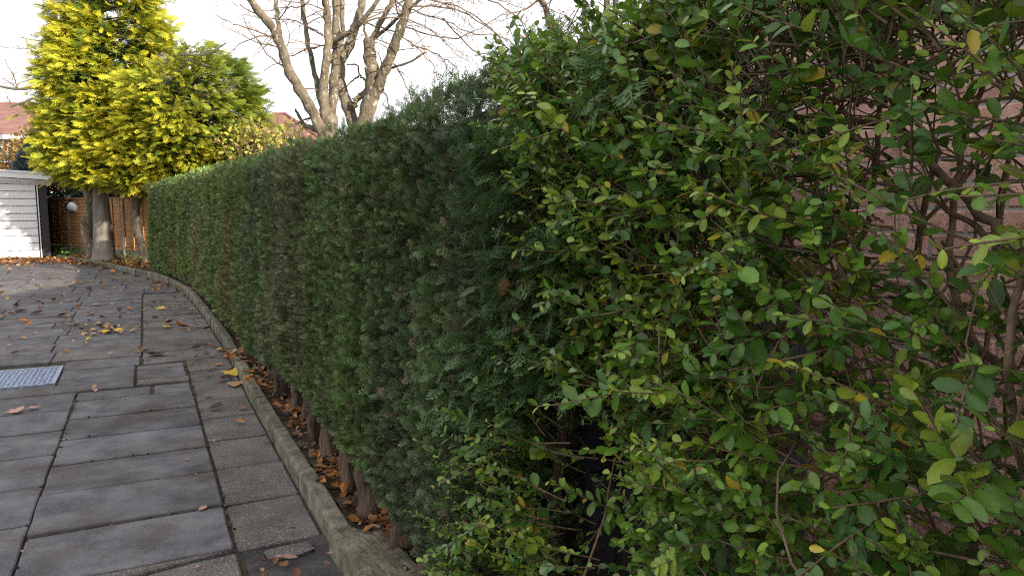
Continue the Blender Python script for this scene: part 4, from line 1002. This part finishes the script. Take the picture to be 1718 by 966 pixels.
for i, (a, y, Y, rx, rz) in enumerate([(112, 322, 27.2, 1.3, 1.0), (150, 318, 26.4, 1.3, 1.1), (205, 322, 25.0, 1.5, .95), (250, 318, 23.9, 1.4, 1.0)]):
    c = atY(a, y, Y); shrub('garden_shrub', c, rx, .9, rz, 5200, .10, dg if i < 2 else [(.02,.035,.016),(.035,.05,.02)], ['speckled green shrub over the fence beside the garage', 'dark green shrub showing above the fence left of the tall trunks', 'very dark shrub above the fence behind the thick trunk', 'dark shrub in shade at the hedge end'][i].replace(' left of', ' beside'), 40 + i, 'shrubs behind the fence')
c = atY(34, 276, 33); shrub('beech_shrub', c, 1.2, 1.0, 1.2, 1700, .15, [(.30,.15,.06),(.36,.24,.07),(.22,.10,.05),(.28,.28,.08)], 'russet and yellow shrub in front of the far red roofed house', 61, hollow=.1, twig=90)
c = atY(55, 262, 32); shrub('beech_shrub', c, .9, .8, 1.5, 1300, .14, [(.34,.26,.07),(.26,.14,.06)], 'thin yellowing shrub beside the blue conifer', 62, hollow=.1, twig=60)
bc = empty('blue_conifer', Vector((-17.6, 28, 0)), 'small blue grey conifer poking above the garage roof', 'tree')
N = 2600; rng = np.random.default_rng(3); z = rng.uniform(.6, 1, N)**.7*4.0; th = rng.uniform(0, 6.28, N); rr = np.clip(1.5*(1 - (z/4.05)**2.2), .05, 1.2)*rng.uniform(.6, 1, N)
X = np.c_[-17.7 + rr*np.cos(th), 28 + rr*np.sin(th), z]
sprays('crown', T_LOW, X, np.c_[np.cos(th), np.sin(th), np.full(N, .5)] + rng.normal(0, .3, (N, 3)), ZV3 + rng.normal(0, .4, (N, 3)), .3*rng.uniform(.6, 1.2, N), np.array([[.10, .145, .15]])*rng.uniform(.6, 1.3, (N, 1)), MT['conifer'], bc)
mb = MB(); mb.tube([(-17.7, 28, 0), (-17.7, 28, 3.8)], [.1, .02], 8); mb.build('trunk', MT['dark_bark'], world_parent=bc)
yg = [(.42,.36,.06),(.30,.33,.07),(.20,.24,.06),(.34,.22,.09)]
c = atY(430, 250, 19.0); shrub('yellow_shrub', c, 1.15, .8, .75, 1500, .12, yg, 'thin yellow leaved shrub behind the hedge beside the golden conifer', 71, hollow=.1, twig=130)
c = atY(478, 240, 20.0); shrub('yellow_shrub', c, .9, .8, .8, 520, .11, yg, 'sparse twiggy shrub in front of the chimney house roof', 72, hollow=.05, twig=150)
# weeds at the foot of the trees
for i, (a, y, n, sz) in enumerate([(110, 428, 60, .09), (203, 437, 70, .09), (128, 432, 40, .08), (222, 444, 60, .09), (96, 426, 40, .10)]):
    p = G(a, y, .06); rng = np.random.default_rng(80 + i); root = empty('weed', p, ['low bright green weed between garage pier and fence', 'leafy weed at the foot of the thick grey trunk', 'small weed growing through dead leaves by the kerb', 'yellowing weed by the leaning fence post', 'tangled weed against the dark garage pier'][i], 'weed')
    X = np.array(p) + rng.normal(0, 1, (n, 3))*np.array([.16, .12, .0]) + ZV3*np.abs(rng.normal(0, .11, n))[:, None]; T = leaf_template(.3, .15, -.2)
    V, F, idx = stamp(T, X, frames(rng.normal(0, .7, (n, 3)) + ZV3*.5, ZV3 + rng.normal(0, .5, (n, 3))), sz*rng.uniform(.6, 1.2, n)); np_mesh('leaves', V, F, (np.array([[.13, .21, .05] if i != 3 else [.35, .33, .06]])*rng.uniform(.6, 1.3, (n, 1)))[idx], MT['shrub'], root)

# ------------------------------------------------------------------ fallen leaves
def maple():
    out = []; lob = [(0, .0), (-.28, .08), (-.50, .02), (-.40, .28), (-.52, .50), (-.28, .52), (-.20, .78), (0, 1.0), (.20, .78), (.28, .52), (.52, .50), (.40, .28), (.50, .02), (.28, .08)]
    V = [(0, .36, .0)] + [(x, y, .16*abs(x) + .10*(y-.4)**2) for x, y in lob]
    F = [(0, i+1, (i+1) % len(lob) + 1) for i in range(len(lob))]; V = np.array(V); return V, np.array(F), np.abs(V[:, 0])
def curled(c):
    V, F, S = leaf_template(.34, .25, c); V = V.copy(); V[5:, 2] += np.abs(V[5:, 0])*.4; return V, F, S
FT = [maple(), curled(.3), curled(-.2), curled(.15)]
FC = {'brown': (.20,.095,.05), 'orange': (.42,.17,.045), 'yellow': (.62,.42,.05), 'tan': (.40,.24,.13), 'dark': (.055,.035,.03), 'pink': (.42,.24,.20)}
fl_me = {}
def fallen(p, kind, shp, size, label, group, zoff=.006):
    k = (kind, shp)
    if k not in fl_me:
        T = FT[shp]; c = np.array(FC[kind]); tmp = np_mesh('fallen_leaf', T[0] - np.array([0, .5, 0]), T[1], np.repeat(c[None], len(T[0]), 0)*np.random.default_rng(len(fl_me)).uniform(.75, 1.2, (len(T[0]), 1)), MT['dry'], None)
        fl_me[k] = tmp.data; bpy.data.objects.remove(tmp)
    o = bpy.data.objects.new('fallen_leaf', fl_me[k]); COL.objects.link(o); o.location = (p.x, p.y, p.z + zoff); o.scale = (size*random.uniform(.7, 1.1), size, size*random.uniform(.3, 1.2))
    o.rotation_euler = (random.gauss(0, .12), random.gauss(0, .12), random.uniform(0, 6.28)); tag(o, label, 'leaf', group); return o
random.seed(5)
LB = {'brown': 'dry brown leaf', 'orange': 'orange dead leaf', 'yellow': 'bright yellow leaf', 'tan': 'pale tan leaf', 'dark': 'blackened curled leaf', 'pink': 'faded pinkish leaf'}
def place(px, py, kind, size, shp=None):
    p = G(px, py, .012); shp = random.randrange(4) if shp is None else shp; s, l = SL(p)
    where = 'beside the cracked slab' if s < 4.2 else 'on the big slabs short of the steel cover' if s < 7.3 else 'on the paving level with the steel cover' if s < 9.2 else 'in the loose cluster past the steel cover' if 9.2 <= s < 12.2 and -2.2 < l < -.7 else 'on the paving past the steel cover' if s < 13 else 'on the paving in front of the garage'
    if l > kerbL(s) - .35: where = 'close to the kerb' + (' under the hedge' if s < 9 else ' at the bend')
    lb = ('large ' if size > .14 else '') + ('lobed ' if shp == 0 else '') + LB[kind] + ' ' + where
    fallen(p, kind, shp, size, lb, 'leaves lying on the drive')
for a, b, kk, sz, sh in [(265,594,'brown',.22,0),(390,626,'yellow',.15,0),(395,645,'tan',.15,0),(340,854,'pink',.055,1),(490,888,'dark',.05,1),(403,708,'orange',.085,1),(447,738,'tan',.06,1),(30,688,'pink',.13,0),(55,684,'pink',.09,0),
        (466,936,'pink',.045,1),(486,938,'pink',.075,1),(462,942,'brown',.05,2),(441,944,'brown',.045,1),(478,946,'brown',.05,0),(548,950,'pink',.05,1),(555,930,'pink',.045,2),(497,966,'brown',.05,1),(445,965,'brown',.05,2),
        (440,958,'tan',.03,1),(158,652,'tan',.08,1),(160,655,'pink',.05,2),(62,527,'dark',.2,1),(105,530,'dark',.15,1),(35,522,'dark',.18,2),(280,548,'yellow',.14,0),(283,543,'dark',.14,1),(160,511,'yellow',.12,0),(268,518,'yellow',.15,0),(42,540,'orange',.18,1),(26,594,'orange',.1,1),
        (330,585,'dark',.14,1),(345,590,'dark',.10,2),(368,586,'yellow',.15,0),(376,588,'orange',.12,0),(380,598,'brown',.12,1),(240,585,'brown',.15,2),(330,601,'tan',.08,1),(90,505,'orange',.15,1),(150,528,'orange',.16,1),(120,546,'orange',.12,1)]:
    place(a, b, kk, sz, sh)
for i in range(34): place(random.gauss(178, 24), random.gauss(550, 5), random.choice(['dark','brown','pink','tan','yellow','dark']), random.uniform(.07, .13))
for i in range(60):                                          # drifted against the kerb
    s = random.uniform(6.0, 17); p = kpoint(s, -abs(random.gauss(.03, .22)) - .05, .012); kk = random.choice(['brown','orange','dark','tan','brown']); sh = random.randrange(4)
    fallen(p, kk, sh, random.uniform(.06, .13), ('lobed ' if sh == 0 else '') + LB[kk] + ' drifted against the kerb ' + ('under the bare hedge trunks' if s < 9 else 'along the straight hedge' if s < 13.5 else 'at its bend'), 'leaves along the kerb')
for i in range(80):
    px_, py_ = random.uniform(0, 330), 445 + 170*random.random()**1.2; place(px_, py_, random.choice(['brown','orange','tan','pink','dark','yellow','tan']), random.uniform(.05, .10))
for i in range(14): place(random.uniform(0, 500), random.uniform(640, 960), random.choice(['tan','pink','brown']), random.uniform(.018, .035))
# leaves nobody could count: soil bed, garage foot
def litter(name, X, size, cols, label):
    N = len(X); which = RNG.integers(0, 4, N); Vs, Fs, Cs, off = [], [], [], 0; cc = np.array(cols)[RNG.integers(0, len(cols), N)]*RNG.uniform(.6, 1.25, (N, 1)); sz = size*RNG.uniform(.6, 1.3, N)
    for k, T in enumerate(FT):
        i = np.where(which == k)[0]; V, F, idx = stamp(T, X[i], frames(RNG.normal(0, 1, (len(i), 3))*np.array([1, 1, .25]), ZV3 + RNG.normal(0, .35, (len(i), 3))), sz[i]); Vs.append(V); Fs.append(F + off); Cs.append(cc[i][idx]); off += len(V)
    o = np_mesh(name, np.vstack(Vs), np.vstack(Fs), np.vstack(Cs), MT['dry']); return tag(o, label, 'leaves', None, 'stuff')
X = []
for i in range(2600):
    s = random.uniform(2.4, 19) if i % 2 else random.uniform(2.4, 8); p = kpoint(s, random.uniform(.12, .75), 0); X.append((p.x, p.y, .065 + random.uniform(0, .03)))
litter('leaf_litter', np.array(X), .055, [FC['brown'], FC['orange'], FC['dark'], FC['dark'], (.10,.06,.04), FC['tan']], 'dead leaves and debris on the soil under the hedge')
X = []
for (px_, py_, sg, n) in ((655, 885, 14, 60), (668, 905, 10, 40), (500, 690, 14, 50), (560, 800, 14, 40), (410, 600, 14, 60), (430, 640, 12, 30)):
    for i in range(n): p = G(random.gauss(px_, sg), random.gauss(py_, sg*.8), .07); X.append((p.x, p.y, .075 + random.uniform(0, .04)))
litter('leaf_litter', np.array(X), .06, [FC['orange'], FC['orange'], FC['brown'], FC['tan']], 'orange dry leaves heaped between the hedge trunks')
X = []
for i in range(1500):
    px_ = random.uniform(-60, 235); py_ = 434 + abs(random.gauss(0, 5)) + (0 if px_ < 120 else (px_ - 120)*.06)
    p = G(px_, py_, 0); X.append((p.x, p.y, .012 + random.uniform(0, .03)))
for i in range(500): p = kpoint(random.uniform(20, 26.2), random.uniform(.1, 1.2), 0); X.append((p.x, p.y, .07 + random.uniform(0, .03)))
for i in range(140): p = G(random.uniform(-40, 330), 440 + 110*random.random()**1.5, 0); X.append((p.x, p.y, .014))
litter('leaf_litter', np.array(X), .095, [FC['orange'], FC['brown'], FC['tan'], FC['orange'], FC['dark']], 'drift of orange and brown leaves at the foot of the garage')

X = []
for (l, a, b) in ((-.58, 2.4, 7.3), (.315, 2.4, 8.2), (-1.49, 2.4, 7.6), (-.1, 8.4, 14), (-.77, 7.3, 8.3)):
    for i in range(int((b - a)*75)):
        q = random.uniform(a, b); X.append(P(q, l + random.gauss(0, .007), -.002 + random.uniform(-.006, .004)))
for q in rows_mid[:-1]:
    for i in range(38): X.append(P(q + random.gauss(0, .005), random.uniform(-.57, .31), -.004 + random.uniform(-.005, .004)))
X = np.array([tuple(p) for p in X]); X = X[nz3(X, 2.2, 77) + RNG.normal(0, .35, len(X)) > .05]; N = len(X); T = leaf_template(.42, .1, .2)
V, F, idx = stamp(T, X, frames(RNG.normal(0, 1, (N, 3)), ZV3 + RNG.normal(0, .5, (N, 3))), .015*RNG.uniform(.5, 1.5, N))
tag(np_mesh('moss', V, F, (np.array([(.06,.07,.022), (.08,.06,.035), (.05,.045,.025)])[RNG.integers(0, 3, N)]*RNG.uniform(.6, 1.3, (N, 1)))[idx], MT['dry']), 'dark moss and grit caught in the joints of the paving', 'moss', None, 'stuff')
